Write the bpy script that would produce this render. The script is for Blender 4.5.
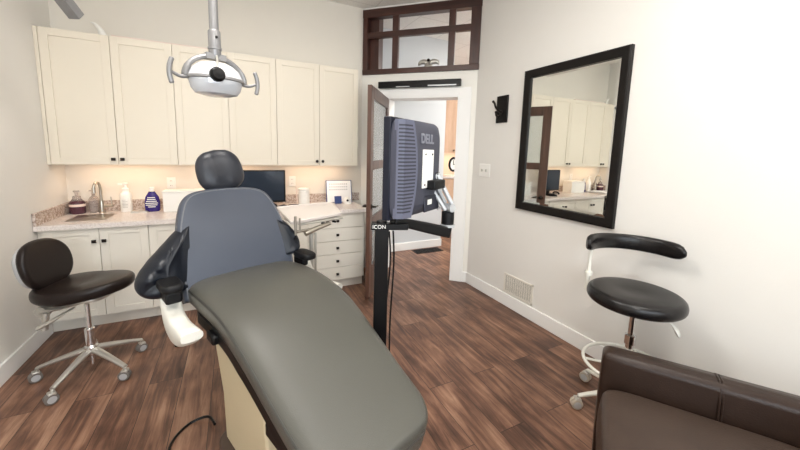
import bpy, bmesh, math, random
from math import sin, cos, pi, radians
from mathutils import Vector, Matrix
random.seed(4)
C = bpy.context.scene.collection
for o in list(bpy.data.objects): bpy.data.objects.remove(o)

# ---------------------------------------------------------------- camera
cam = bpy.data.cameras.new('camera'); co = bpy.data.objects.new('camera', cam); C.objects.link(co)
cam.lens = 333.075 * 36 / 800; cam.sensor_width = 36
cam.shift_x = (400 - 398.805) / 800; cam.shift_y = -(225 - 194.336) / 800
yaw, pit, rol = radians(26.2036), radians(7.4301), radians(1.5172)
F = Vector((sin(yaw) * cos(pit), cos(yaw) * cos(pit), -sin(pit)))
R = Vector((cos(yaw), -sin(yaw), 0)); U = R.cross(F)
R2 = R * cos(rol) + U * sin(rol); U2 = -R * sin(rol) + U * cos(rol)
co.matrix_world = Matrix(((R2.x, U2.x, -F.x, 0), (R2.y, U2.y, -F.y, 0), (R2.z, U2.z, -F.z, 1.5609), (0, 0, 0, 1)))
cam.clip_start = 0.02
bpy.context.scene.camera = co

# ---------------------------------------------------------------- world, exposure, big lights
W = bpy.data.worlds.new('world'); bpy.context.scene.world = W; W.use_nodes = True
W.node_tree.nodes['Background'].inputs[0].default_value = (0.80, 0.90, 1.0, 1)
W.node_tree.nodes['Background'].inputs[1].default_value = 1.0
vs = bpy.context.scene.view_settings
vs.view_transform = 'Standard'; vs.look = 'None'; vs.gamma = 1; vs.use_curve_mapping = False
vs.exposure = 0.15

def area(name, loc, direction, sx, sy, power, col):
    l = bpy.data.lights.new(name, 'AREA'); l.shape = 'RECTANGLE'; l.size = sx; l.size_y = sy
    l.energy = power; l.color = col
    o = bpy.data.objects.new(name, l); C.objects.link(o); o.location = loc
    o.rotation_euler = Vector(direction).to_track_quat('-Z', 'Y').to_euler()
    return o
# daylight entering through the two windows of the wall behind the photographer
area('daylight', (1.15, -1.66, 1.75), (-.1, 1, 0.12), 1.3, 1.5, 31, (0.86, 0.93, 1.0))
area('daylight', (-0.45, -1.66, 1.75), (.1, 1, 0.12), 1.1, 1.5, 44, (0.86, 0.93, 1.0))
CEIL_W = 29; HALL_W = 84; UNDER_W = 1.0

# ---------------------------------------------------------------- materials
def s2l(c): return tuple(((x / 255) / 12.92 if x / 255 <= 0.04045 else ((x / 255 + 0.055) / 1.055) ** 2.4) for x in c)
def mat(name, col, rough=0.5, metal=0.0, bump=0.0, bscale=200, vary=0.0, vscale=8, coat=0, spec=0.5, trans=0, emit=None, es=0, alpha=1, ior=1.45):
    m = bpy.data.materials.new(name); m.use_nodes = True; n = m.node_tree; b = n.nodes['Principled BSDF']
    c = s2l(col)
    b.inputs['Base Color'].default_value = (*c, 1); b.inputs['Roughness'].default_value = rough
    b.inputs['Metallic'].default_value = metal; b.inputs['Specular IOR Level'].default_value = spec
    b.inputs['Coat Weight'].default_value = coat; b.inputs['Transmission Weight'].default_value = trans
    b.inputs['IOR'].default_value = ior; b.inputs['Alpha'].default_value = alpha
    if emit: b.inputs['Emission Color'].default_value = (*s2l(emit), 1); b.inputs['Emission Strength'].default_value = es
    tc = n.nodes.new('ShaderNodeTexCoord')
    nz = n.nodes.new('ShaderNodeTexNoise'); nz.inputs['Scale'].default_value = vscale; nz.inputs['Detail'].default_value = 4
    n.links.new(tc.outputs['Object'], nz.inputs['Vector'])
    if vary:
        mr = n.nodes.new('ShaderNodeMix'); mr.data_type = 'RGBA'
        mr.inputs[6].default_value = (*[x * (1 - vary) for x in c], 1); mr.inputs[7].default_value = (*[min(1, x * (1 + vary)) for x in c], 1)
        n.links.new(nz.outputs['Fac'], mr.inputs[0]); n.links.new(mr.outputs[2], b.inputs['Base Color'])
    if bump:
        n2 = n.nodes.new('ShaderNodeTexNoise'); n2.inputs['Scale'].default_value = bscale; n2.inputs['Detail'].default_value = 3
        n.links.new(tc.outputs['Object'], n2.inputs['Vector'])
        bp = n.nodes.new('ShaderNodeBump'); bp.inputs['Strength'].default_value = bump; bp.inputs['Distance'].default_value = 0.002
        n.links.new(n2.outputs['Fac'], bp.inputs['Height']); n.links.new(bp.outputs['Normal'], b.inputs['Normal'])
    return m
def floor_mat():
    m = bpy.data.materials.new('wood plank floor'); m.use_nodes = True; n = m.node_tree; L = n.links.new; b = n.nodes['Principled BSDF']
    tc = n.nodes.new('ShaderNodeTexCoord')
    mp = n.nodes.new('ShaderNodeMapping'); mp.inputs['Rotation'].default_value = (0, 0, pi / 2); L(tc.outputs['Object'], mp.inputs[0])
    br = n.nodes.new('ShaderNodeTexBrick'); br.offset = 0.37; br.inputs['Color1'].default_value = (0, 0, 0, 1); br.inputs['Color2'].default_value = (1, 1, 1, 1)
    br.inputs['Mortar'].default_value = (0.5, 0.5, 0.5, 1); br.inputs['Scale'].default_value = 1; br.inputs['Mortar Size'].default_value = 0.0018
    br.inputs['Brick Width'].default_value = 1.25; br.inputs['Row Height'].default_value = 0.185; br.inputs['Bias'].default_value = 0
    L(mp.outputs[0], br.inputs['Vector'])
    # shift the grain per plank
    sc = n.nodes.new('ShaderNodeVectorMath'); sc.operation = 'SCALE'; sc.inputs['Scale'].default_value = 7.0; L(br.outputs['Color'], sc.inputs[0])
    ad = n.nodes.new('ShaderNodeVectorMath'); ad.operation = 'ADD'; L(mp.outputs[0], ad.inputs[0]); L(sc.outputs[0], ad.inputs[1])
    m2 = n.nodes.new('ShaderNodeMapping'); m2.inputs['Scale'].default_value = (1.3, 13, 1); L(ad.outputs[0], m2.inputs[0])
    n1 = n.nodes.new('ShaderNodeTexNoise'); n1.inputs['Scale'].default_value = 1.6; n1.inputs['Detail'].default_value = 9; n1.inputs['Roughness'].default_value = 0.68; n1.inputs['Distortion'].default_value = 0.7
    L(m2.outputs[0], n1.inputs['Vector'])
    n3 = n.nodes.new('ShaderNodeTexNoise'); n3.inputs['Scale'].default_value = 3.2; n3.inputs['Detail'].default_value = 3; L(ad.outputs[0], n3.inputs['Vector'])
    mx = n.nodes.new('ShaderNodeMix'); mx.data_type = 'FLOAT'; mx.inputs[0].default_value = 0.36; L(n1.outputs['Fac'], mx.inputs[2]); L(n3.outputs['Fac'], mx.inputs[3])
    sub = n.nodes.new('ShaderNodeMath'); sub.operation = 'MULTIPLY_ADD'; sub.inputs[1].default_value = 0.045; L(br.outputs['Color'], sub.inputs[0]); L(mx.outputs[0], sub.inputs[2])
    cr = n.nodes.new('ShaderNodeValToRGB'); e = cr.color_ramp.elements
    e[0].position = 0.36; e[0].color = (*s2l((58, 39, 31)), 1); e[1].position = 0.72; e[1].color = (*s2l((170, 136, 112)), 1)
    x = e.new(0.48); x.color = (*s2l((94, 65, 51)), 1); x = e.new(0.57); x.color = (*s2l((128, 93, 74)), 1)
    L(sub.outputs[0], cr.inputs[0])
    dk = n.nodes.new('ShaderNodeMix'); dk.data_type = 'RGBA'; dk.inputs[7].default_value = (*s2l((44, 31, 26)), 1)
    L(br.outputs['Fac'], dk.inputs[0]); L(cr.outputs[0], dk.inputs[6]); L(dk.outputs[2], b.inputs['Base Color'])
    b.inputs['Roughness'].default_value = 0.38; b.inputs['Specular IOR Level'].default_value = 0.4
    bp = n.nodes.new('ShaderNodeBump'); bp.inputs['Strength'].default_value = 0.25; bp.inputs['Distance'].default_value = 0.001
    L(n1.outputs['Fac'], bp.inputs['Height']); L(bp.outputs[0], b.inputs['Normal'])
    return m
def ramp_mat(name, stops, kind='noise', scale=60, rough=0.4, stretch=(1, 1, 1), detail=6, bump=0):
    m = bpy.data.materials.new(name); m.use_nodes = True; n = m.node_tree; L = n.links.new; b = n.nodes['Principled BSDF']
    tc = n.nodes.new('ShaderNodeTexCoord'); mp = n.nodes.new('ShaderNodeMapping'); mp.inputs['Scale'].default_value = stretch; L(tc.outputs['Object'], mp.inputs[0])
    t = n.nodes.new('ShaderNodeTexNoise'); t.inputs['Scale'].default_value = scale; t.inputs['Detail'].default_value = detail; t.inputs['Roughness'].default_value = 0.65
    L(mp.outputs[0], t.inputs['Vector'])
    cr = n.nodes.new('ShaderNodeValToRGB'); e = cr.color_ramp.elements
    e[0].position, e[0].color = stops[0][0], (*s2l(stops[0][1]), 1); e[1].position, e[1].color = stops[-1][0], (*s2l(stops[-1][1]), 1)
    for p, c in stops[1:-1]: x = e.new(p); x.color = (*s2l(c), 1)
    L(t.outputs['Fac'], cr.inputs[0]); L(cr.outputs[0], b.inputs['Base Color']); b.inputs['Roughness'].default_value = rough
    if bump:
        bp = n.nodes.new('ShaderNodeBump'); bp.inputs['Strength'].default_value = bump; bp.inputs['Distance'].default_value = 0.002
        L(t.outputs['Fac'], bp.inputs['Height']); L(bp.outputs[0], b.inputs['Normal'])
    return m
def ceil_mat():
    m = ramp_mat('acoustic ceiling tile', [(0.3, (226, 222, 216)), (0.7, (244, 241, 236))], scale=90, rough=0.9)
    n = m.node_tree; L = n.links.new; b = n.nodes['Principled BSDF']; src = b.inputs['Base Color'].links[0].from_socket
    tc = n.nodes.new('ShaderNodeTexCoord')
    mp = n.nodes.new('ShaderNodeMapping'); mp.inputs['Location'].default_value = (0.25, 0.31, 0); L(tc.outputs['Object'], mp.inputs[0])
    br = n.nodes.new('ShaderNodeTexBrick'); br.offset = 0; br.inputs['Scale'].default_value = 1; br.inputs['Mortar Size'].default_value = 0.007
    br.inputs['Brick Width'].default_value = 0.61; br.inputs['Row Height'].default_value = 0.61; L(mp.outputs[0], br.inputs['Vector'])
    mx = n.nodes.new('ShaderNodeMix'); mx.data_type = 'RGBA'; mx.inputs[7].default_value = (*s2l((216, 212, 206)), 1)
    L(br.outputs['Fac'], mx.inputs[0]); L(src, mx.inputs[6]); L(mx.outputs[2], b.inputs['Base Color'])
    return m
M = {}
M['wall'] = mat('painted plaster', (226, 223, 217), 0.85, bump=0.25, bscale=160, vary=0.012)
M['wallb'] = mat('cream painted plaster', (228, 222, 211), 0.85, bump=0.25, bscale=160, vary=0.012)
M['walld'] = mat('white painted plaster', (236, 233, 225), 0.8, bump=0.2, bscale=160)
M['hall'] = mat('cool grey painted plaster', (208, 211, 213), 0.85, bump=0.2, bscale=160)
M['trim'] = mat('white gloss trim paint', (240, 239, 236), 0.4)
M['floor'] = floor_mat(); M['ceil'] = ceil_mat()
M['cab'] = mat('cream cabinet lacquer', (228, 219, 202), 0.42, vary=0.01)
M['cab2'] = mat('off white cabinet lacquer', (226, 221, 210), 0.45, vary=0.01)
M['dark_in'] = mat('vent recess shade', (70, 62, 52), 0.8)  # dark colour standing for the shade inside the wall vent
M['granite'] = ramp_mat('speckled granite', [(0.36, (136, 118, 108)), (0.47, (178, 160, 148)), (0.55, (200, 186, 176)), (0.66, (216, 206, 198))], scale=60, rough=0.25)
M['ctop'] = ramp_mat('pale stone worktop', [(0.33, (200, 188, 180)), (0.45, (218, 208, 202)), (0.6, (230, 222, 216))], scale=90, rough=0.22)
M['walnut'] = ramp_mat('dark stained walnut', [(0.3, (46, 24, 19)), (0.6, (72, 42, 34)), (0.8, (96, 62, 52))], scale=14, rough=0.38, stretch=(1, 1, 0.12))
M['walnut_h'] = ramp_mat('dark stained walnut along', [(0.3, (44, 24, 19)), (0.6, (70, 41, 33)), (0.8, (94, 60, 50))], scale=14, rough=0.38, stretch=(0.12, 1, 1))
M['leaf'] = ramp_mat('brown door wood', [(0.3, (66, 46, 38)), (0.6, (96, 68, 56)), (0.8, (122, 92, 76))], scale=10, rough=0.35, stretch=(1, 1, 0.1))
M['glass'] = mat('clear glass', (235, 240, 240), 0.02, trans=1, ior=1.1, spec=0.3)
M['frost'] = mat('hazy door glass', (225, 230, 232), 0.25, trans=0.8, ior=1.15)
M['black'] = mat('black satin paint', (12, 12, 13), 0.35, spec=0.28)
M['blackp'] = mat('black plastic', (18, 18, 20), 0.45, bump=0.15, bscale=500, spec=0.28)
M['espresso'] = mat('black brown frame', (20, 17, 16), 0.35, bump=0.1, bscale=90, spec=0.28)
M['mirror'] = mat('silvered mirror', (240, 242, 238), 0.0, metal=1)
M['bronze'] = mat('dark bronze knob', (48, 42, 38), 0.35, metal=0.7)
M['steel'] = mat('brushed nickel', (186, 180, 170), 0.28, metal=1)
M['chrome'] = mat('chrome', (225, 225, 225), 0.08, metal=1)
M['alu'] = mat('cast aluminium', (196, 193, 186), 0.33, metal=0.75, vary=0.03)
M['lampgrey'] = mat('grey enamelled metal', (134, 133, 133), 0.35, metal=0.4)
M['lampwhite'] = mat('white gloss shell', (205, 205, 207), 0.22, coat=0.3)
M['reflector'] = mat('clear lamp shield', (222, 226, 232), 0.12, trans=0.35, metal=0.2)
M['back'] = mat('slate blue vinyl', (70, 75, 86), 0.36, bump=0.45, bscale=420, vary=0.03, vscale=5, spec=0.4)
M['seat'] = mat('charcoal grey vinyl', (80, 79, 73), 0.30, bump=0.45, bscale=420, vary=0.03, vscale=5, spec=0.4)
M['head'] = mat('dark slate vinyl', (44, 46, 52), 0.28, bump=0.3, bscale=420, spec=0.4)
M['wing'] = mat('navy soft vinyl', (15, 20, 29), 0.33, bump=0.3, bscale=300, vary=0.05, spec=0.4)
M['pipe'] = mat('grey piping', (104, 107, 112), 0.45)
M['cwhite'] = mat('cream white moulded plastic', (226, 224, 214), 0.3, coat=0.2)
M['cream'] = mat('aged cream enamel', (206, 192, 160), 0.4, vary=0.02)
M['basebrown'] = mat('dark brown base cover', (72, 58, 50), 0.5)
M['brownblk'] = mat('worn black brown leather', (30, 23, 21), 0.3, bump=0.35, bscale=260, vary=0.08, spec=0.28)
M['stoolblk'] = mat('black vinyl', (22, 20, 20), 0.27, bump=0.3, bscale=300, spec=0.4)
M['leather'] = mat('dark brown leather', (44, 32, 26), 0.30, bump=0.6, bscale=170, vary=0.3, vscale=9, spec=0.28)
M['leather2'] = mat('dark brown seat leather', (60, 48, 41), 0.45, bump=0.6, bscale=170, vary=0.25, vscale=9, spec=0.28)
M['moncase'] = mat('blue grey monitor plastic', (66, 67, 78), 0.45, bump=0.1, bscale=500, spec=0.28)
M['monvent'] = mat('lighter grey vent plastic', (92, 94, 110), 0.45, spec=0.28)
M['mondark'] = mat('vent slot', (42, 43, 54), 0.6)
M['monbezel'] = mat('dark navy bezel', (26, 28, 40), 0.35, spec=0.28)
M['screen'] = mat('switched off screen', (46, 54, 66), 0.15)
M['white'] = mat('white plastic', (238, 236, 230), 0.4)
M['silver'] = mat('silver plastic', (188, 190, 192), 0.35, metal=0.3)
M['purple'] = mat('violet liquid bottle', (52, 40, 122), 0.2, trans=0.15)
M['plum'] = mat('plum glass', (88, 48, 62), 0.15, trans=0.3)
M['clearp'] = mat('clear plastic', (216, 208, 204), 0.1, trans=0.75, ior=1.2)
M['tile'] = mat('warm pink backsplash', (226, 202, 182), 0.6)
M['hcab'] = ramp_mat('light maple', [(0.3, (196, 158, 130)), (0.7, (222, 188, 160))], scale=8, rough=0.45, stretch=(1, 1, 0.15))
M['logogrey'] = mat('grey raised plastic', (118, 120, 130), 0.4)
M['castgrey'] = mat('grey caster rubber', (112, 106, 100), 0.5)
M['seamgrey'] = mat('seam thread', (64, 63, 59), 0.5)
M['traywhite'] = mat('pale tray plastic', (212, 204, 198), 0.4)
M['castlight'] = mat('beige caster plastic', (186, 176, 160), 0.45)
M['paper'] = mat('white paper', (240, 240, 240), 0.7)
M['blue'] = mat('blue plastic edge', (52, 68, 120), 0.4)
M['pinkboard'] = mat('pale pink board', (226, 208, 196), 0.7)
M['diff'] = mat('lamp diffuser', (255, 250, 240), 0.5, emit=(255, 247, 236), es=6)
M['grille'] = mat('painted vent metal', (226, 221, 210), 0.5)
M['ledwarm'] = mat('warm lamp diffuser', (255, 220, 170), 0.5, emit=(255, 214, 160), es=4)

# ---------------------------------------------------------------- helpers
def B(): return bmesh.new()
def box(bm, x0, x1, y0, y1, z0, z1, T=None):
    vs_ = [bm.verts.new((T @ Vector(p)) if T else p) for p in ((x0, y0, z0), (x1, y0, z0), (x1, y1, z0), (x0, y1, z0), (x0, y0, z1), (x1, y0, z1), (x1, y1, z1), (x0, y1, z1))]
    for f in ((0, 3, 2, 1), (4, 5, 6, 7), (0, 1, 5, 4), (1, 2, 6, 5), (2, 3, 7, 6), (3, 0, 4, 7)): bm.faces.new([vs_[i] for i in f])
    return bm
def loft(bm, rings, close=True, cap=True, loop=False):
    rs = [[bm.verts.new(p) for p in r] for r in rings]; n = len(rs[0])
    pairs = list(zip(rs, rs[1:])) + ([(rs[-1], rs[0])] if loop else [])
    for a, b in pairs:
        for i in range(n if close else n - 1):
            j = (i + 1) % n; bm.faces.new((a[i], a[j], b[j], b[i]))
    if cap and not loop:
        bm.faces.new(rs[0][::-1]); bm.faces.new(rs[-1])
    return bm
def tube(bm, pts, r, seg=12, loop=False, flat=1.0):
    pts = [Vector(p) for p in pts]; n = len(pts); rings = []; up = None
    for i, p in enumerate(pts):
        if loop: d = pts[(i + 1) % n] - pts[i - 1]
        else: d = pts[min(i + 1, n - 1)] - pts[max(i - 1, 0)]
        d.normalize()
        if up is None: up = Vector((0, 0, 1)) if abs(d.z) < 0.9 else Vector((1, 0, 0))
        x = d.cross(up).normalized(); up = x.cross(d).normalized()
        rr = r[i] if isinstance(r, (list, tuple)) else r
        rings.append([p + x * rr * cos(2 * pi * k / seg) + up * rr * flat * sin(2 * pi * k / seg) for k in range(seg)])
    return loft(bm, rings, loop=loop)
def spline(pts, n=8):
    P_ = [Vector(p) for p in pts]; out = []
    for i in range(len(P_) - 1):
        a = P_[max(i - 1, 0)]; b = P_[i]; c = P_[i + 1]; d = P_[min(i + 2, len(P_) - 1)]
        for k in range(n):
            t = k / n
            out.append(0.5 * ((2 * b) + (c - a) * t + (2 * a - 5 * b + 4 * c - d) * t * t + (3 * b - a - 3 * c + d) * t ** 3))
    return out + [P_[-1]]
def lathe(bm, prof, c=(0, 0, 0), seg=28, T=None, sx=1, sy=1):
    rings = []
    for r, z in prof:
        ring = [Vector((c[0] + sx * max(r, 1e-4) * cos(2 * pi * k / seg), c[1] + sy * max(r, 1e-4) * sin(2 * pi * k / seg), c[2] + z)) for k in range(seg)]
        rings.append([T @ p for p in ring] if T else ring)
    return loft(bm, rings)
def prism(bm, poly, y0, y1, T=None):   # polygon in x,z extruded along y
    f = lambda p: (T @ Vector(p)) if T else Vector(p)
    return loft(bm, [[f((x, y0, z)) for x, z in poly], [f((x, y1, z)) for x, z in poly]])
def pad(bm, outline, t, r=0.02, crown=0.0, warp=None, n=5):
    """upholstered pad: outline (x,y) polygon, thickness t, rounded rim r, domed top; warp maps (x,y,z)"""
    N = len(outline); cx = sum(p[0] for p in outline) / N; cy = sum(p[1] for p in outline) / N
    def ring(k, z):
        out = []
        for x, y in outline: out.append(((cx + (x - cx) * k), (cy + (y - cy) * k), z))
        return out
    size = max(max(abs(p[0] - cx), abs(p[1] - cy)) for p in outline); q = r / size
    rings = []
    for i in range(7, 0, -1): k = (1 - q) * i / 8; rings.insert(0, ring(k, 0))
    for i in range(n + 1):
        a = -pi / 2 + pi / 2 * i / n; rings.append(ring(1 - q + q * cos(a), r + r * sin(a)))
    for i in range(n + 1):
        a = pi / 2 * i / n; rings.append(ring(1 - q + q * cos(a), t - r + r * sin(a)))
    for i in range(1, 8):
        k = 1 - i / 8; rings.append(ring((1 - q) * k, t + crown * (1 - k * k)))
    if warp: rings = [[warp(*p) for p in rg] for rg in rings]
    return loft(bm, rings)
def sellipse(a, b, n=40, e=2.0, taper=0.0):
    out = []
    for k in range(n):
        t = 2 * pi * k / n; x = abs(cos(t)) ** (2 / e) * (1 if cos(t) >= 0 else -1) * a; y = abs(sin(t)) ** (2 / e) * (1 if sin(t) >= 0 else -1) * b
        out.append((x * (1 + taper * y / b), y))
    return out
def part(name, bm, m, parent=None, label=None, bevel=0, sub=0, ang=38, T=None, seg=2):
    if T: bm.transform(T)
    bmesh.ops.recalc_face_normals(bm, faces=bm.faces)
    for f in bm.faces: f.smooth = True
    for e in bm.edges:
        if len(e.link_faces) == 2 and e.calc_face_angle(0) > radians(ang): e.smooth = False
    me = bpy.data.meshes.new(name); bm.to_mesh(me); bm.free(); me.materials.append(M[m] if isinstance(m, str) else m)
    o = bpy.data.objects.new(name, me); C.objects.link(o)
    if parent: o.parent = parent
    if label: o['label'] = label
    if bevel:
        md = o.modifiers.new('bevel', 'BEVEL'); md.width = bevel; md.segments = seg; md.limit_method = 'ANGLE'; md.angle_limit = radians(40); md.harden_normals = False
    if sub: md = o.modifiers.new('sub', 'SUBSURF'); md.levels = md.render_levels = sub
    return o
def thing(name, label, cat, loc=(0, 0, 0), rz=0, group=None):
    o = bpy.data.objects.new(name, None); C.objects.link(o); o.location = loc; o.rotation_euler = (0, 0, rz)
    o['label'] = label; o['category'] = cat; o.empty_display_size = 0.1
    if group: o['group'] = group
    return o
def tag(o, label, cat, group=None):
    o['label'] = label; o['category'] = cat
    if group: o['group'] = group
    return o
def struct(name, bm, m, parent=None, bevel=0, T=None):
    o = part(name, bm, m, parent, bevel=bevel)
    if T: o.matrix_world = T
    if not parent: o['kind'] = 'structure'
    return o
def text_part(name, body, m, parent, size, depth, T, label=None, spacing=1.0, offset=0.0):
    cu = bpy.data.curves.new(name, 'FONT'); cu.body = body; cu.size = size; cu.extrude = depth; cu.align_x = 'CENTER'; cu.align_y = 'CENTER'
    cu.space_character = spacing; cu.offset = offset
    tmp = bpy.data.objects.new(name + '_tmp', cu); C.objects.link(tmp)
    me = bpy.data.meshes.new_from_object(tmp.evaluated_get(bpy.context.evaluated_depsgraph_get()))
    bpy.data.objects.remove(tmp); bpy.data.curves.remove(cu)
    me.transform(T); me.materials.clear(); me.materials.append(M[m])
    o = bpy.data.objects.new(name, me); C.objects.link(o); o.parent = parent
    if label: o['label'] = label
    return o
def copy_tree(o, parent=None):
    c = o.copy(); C.objects.link(c)
    if parent: c.parent = parent
    for ch in list(o.children): copy_tree(ch, c)
    return c
def axis_T(p, d):   # z axis along d at p
    return Matrix.Translation(Vector(p)) @ Vector(d).to_track_quat('Z', 'Y').to_matrix().to_4x4()

# ---------------------------------------------------------------- room shell
XL, XR, YB, YR, H = -1.408, 2.4777, 4.102, 3.1104, 3.2713
BX = 1.464                                   # where the back wall meets the angled door wall
struct('floor', box(B(), -1.6, 6.2, -2.0, 8.2, -0.06, 0), 'floor')
struct('ceiling', box(B(), -1.6, 6.2, -2.0, 8.2, H, H + 0.06), 'ceil')
struct('wall_left', box(B(), XL - 0.12, XL, -1.8, YB + 0.12, 0, H), 'wall')
struct('wall_back', box(B(), XL, BX + 0.02, YB, YB + 0.12, 0, H), 'wallb')
struct('wall_right', box(B(), XR, XR + 0.12, -1.8, YR + 0.09, 0, H), 'wall')
b = B()
for (a0, a1, z0, z1) in ((XL - .12, -1.1, 0, H), (0.2, 0.4, 0, H), (1.9, XR + .12, 0, H), (-1.1, 0.2, 0, 1.0), (0.4, 1.9, 0, 1.0), (-1.1, 0.2, 2.5, H), (0.4, 1.9, 2.5, H)):
    box(b, a0, a1, -1.8, -1.68, z0, z1)
struct('wall_front', b, 'wall')
def window(n, x0, x1):
    b = B()
    for a in ((x0, x0 + .05, 1.0, 2.5), (x1 - .05, x1, 1.0, 2.5), (x0, x1, 1.0, 1.05), (x0, x1, 2.45, 2.5), ((x0 + x1) / 2 - .02, (x0 + x1) / 2 + .02, 1.0, 2.5)):
        box(b, a[0], a[1], -1.78, -1.70, a[2], a[3])
    w = struct('window_%d' % n, b, 'trim')
    part('pane', box(B(), x0 + .05, x1 - .05, -1.75, -1.745, 1.05, 2.45), 'glass', w)
window(1, -1.1, 0.2); window(2, 0.4, 1.9)

# angled door wall: local x runs left along the wall from the right corner, local y comes into the room
DT = Matrix.Translation((XR, YR, 0)) @ Matrix.Rotation(radians(135.64), 4, 'Z')
S0, S1, LW = 0.187, 1.07, 1.418
b = B()
box(b, -0.02, S0, -0.2, 0, 0, 2.5); box(b, S1, LW + .02, -0.2, 0, 0, 2.5); box(b, S0, S1, -0.2, 0, 2.21, 2.5)
box(b, -0.02, LW + .02, -0.2, 0, 3.245, H)
struct('wall_door', b, 'walld', T=DT)
b = B()   # door casing
box(b, 0.055, S0, 0, 0.022, 0, 2.30); box(b, S1, S1 + .1, 0, 0.022, 0, 2.30); box(b, S0, S1, 0, 0.022, 2.21, 2.30)
box(b, S0, S0 + .02, -0.2, 0.022, 0, 2.21); box(b, S1 - .02, S1, -0.2, 0.022, 0, 2.21); box(b, S0, S1, -0.2, 0.022, 2.19, 2.21)
struct('trim_1', b, 'trim', bevel=0.003, T=DT)
# baseboards
def bboard(name, x0, x1, y0, y1, T=None, h=0.128):
    return struct(name, box(B(), x0, x1, y0, y1, 0, h), 'trim', bevel=0.004, T=T)
bboard('baseboard_left', XL, XL + .018, -1.68, 3.54)
bboard('baseboard_right', XR - .018, XR, -1.68, YR)
bboard('baseboard_front', XL, XR, -1.68, -1.662)
bboard('baseboard_door', 0.0, 0.055, 0, 0.018, DT)

# transom window over the door, a deep walnut grid
def wtrans():
    b = B(); y0, y1 = -0.2, 0.025
    box(b, -0.012, LW - .012, y0, y1, 2.485, 2.545); box(b, -0.012, LW - .012, -.07, y1, 3.15, 3.245)
    w = struct('window_3', b, 'walnut_h', bevel=0.003, T=DT)
    part('frame_post', box(B(), -0.008, 0.10, -.12, y1, 2.545, 3.15), 'walnut', w, bevel=0.003)
    part('frame_post', box(B(), 1.345, LW - .016, y0, y1, 2.545, 3.15), 'walnut', w, bevel=0.003)
    part('frame_post', box(B(), 1.225, 1.345, y0, -.06, 2.545, 3.24), 'walnut', w, bevel=0.003)
    for a in (0.272, 0.947): part('muntin', box(B(), a, a + .075, -0.03, y1 - .006, 2.545, 3.15), 'walnut', w, bevel=0.003)
    part('muntin', box(B(), 0.10, 1.345, -0.032, y1 - .003, 2.91, 2.978), 'walnut_h', w, bevel=0.003)
wtrans()
# light strip above transom, between it and the ceiling is plaster (part of the wall)

# door leaf, opened into the room
HG = Vector((1.713, 3.858, 0)); le = Vector((1.17, 3.09, 0)) - HG
lth = math.atan2(le.y, le.x); LL = 0.90
LT = Matrix.Translation(HG) @ Matrix.Rotation(lth, 4, 'Z')
def leaf():
    b = B(); t = 0.021
    box(b, 0.005, 0.105, -t, t, 0.012, 2.19); box(b, LL - .105, LL, -t, t, 0.012, 2.19)
    for z0, z1 in ((0.012, 0.33), (0.74, 0.86), (1.36, 1.45), (2.07, 2.19)): box(b, 0.105, LL - .105, -t, t, z0, z1)
    d = struct('door_1', b, 'leaf', bevel=0.004, T=LT)
    for z0, z1 in ((0.33, 0.74), (0.86, 1.36), (1.45, 2.07)): part('pane', box(B(), 0.105, LL - .105, -0.004, 0.004, z0, z1), 'frost', d)
    b = B()
    for s in (-1, 1):
        lathe(b, [(0.028, 0), (0.028, 0.006), (0.012, 0.01), (0.009, 0.05), (0, 0.05)], T=axis_T((LL - .055, s * t, 0.985), (0, s, 0)))
        tube(b, [(LL - .055, s * (t + .045), 0.985), (LL - .12, s * (t + .052), 0.985), (LL - .165, s * (t + .048), 0.983)], [0.009, 0.008, 0.006])
    part('handle', b, 'bronze', d)
    b = B()
    for z in (0.25, 1.1, 1.95): tube(b, [(0, 0.0, z - .05), (0, 0.0, z + .05)], 0.008)
    part('hinges', b, 'steel', d)
leaf()

# hallway beyond the door
struct('wall_hall', box(B(), BX - .3, 3.042, 4.56, 4.70, 0, H), 'hall')
struct('baseboard_hall', box(B(), BX + .5, 3.055, 4.545, 4.56, 0, 0.125), 'trim', bevel=0.003)
struct('wall_hall_end', box(B(), 3.042, 5.9, 6.5, 6.62, 0, H), 'hall')
struct('wall_hall_side', box(B(), 5.6, 5.72, 1.5, 6.5, 0, H), 'hall')
struct('wall_hall_near', box(B(), XR + .12, 5.6, 2.6, 2.72, 0, H), 'hall')
struct('wall_hall_far', box(B(), 2.92, 3.042, 4.70, 6.62, 0, H), 'hall')
b = B(); box(b, 2.46, 2.94, 4.30, 4.50, 0.0, 0.006)
for i in range(11): box(b, 2.48, 2.92, 4.315 + i * .0165, 4.323 + i * .0165, 0.006, 0.009)
tag(part('floor_vent', b, 'blackp'), 'dark slatted floor register in the hallway floor below the grey wall', 'vent')

# ---------------------------------------------------------------- ceiling lights (above and behind the view)
def ceiling_light(x, y, power, label, sx=1.2, sy=0.6, col=(1, 0.97, 0.93)):
    t = thing('ceiling_light', label, 'light', (x, y, H), 0, 'recessed ceiling light panels')
    b = B()
    for a in ((-sx / 2, sx / 2, -sy / 2, -sy / 2 + .03), (-sx / 2, sx / 2, sy / 2 - .03, sy / 2), (-sx / 2, -sx / 2 + .03, -sy / 2, sy / 2), (sx / 2 - .03, sx / 2, -sy / 2, sy / 2)): box(b, *a, -0.02, 0)
    part('frame', b, 'trim', t)
    part('diffuser', box(B(), -sx / 2 + .03, sx / 2 - .03, -sy / 2 + .03, sy / 2 - .03, -0.012, -0.004), 'diff', t)
    l = area('lamp', (0, 0, -0.03), (0, 0, -1), sx - .1, sy - .1, power, col); l.parent = t
ceiling_light(-0.1, 1.6, CEIL_W, 'ceiling light panel above the dental chair')
ceiling_light(1.5, 0.4, CEIL_W * .55, 'ceiling light panel above the brown armchair')
ceiling_light(-0.1, -0.4, CEIL_W * .8, 'ceiling light panel behind the photographer')
ceiling_light(4.3, 3.5, HALL_W, 'ceiling light panel in the hallway outside the door', 0.6, 0.6)
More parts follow.
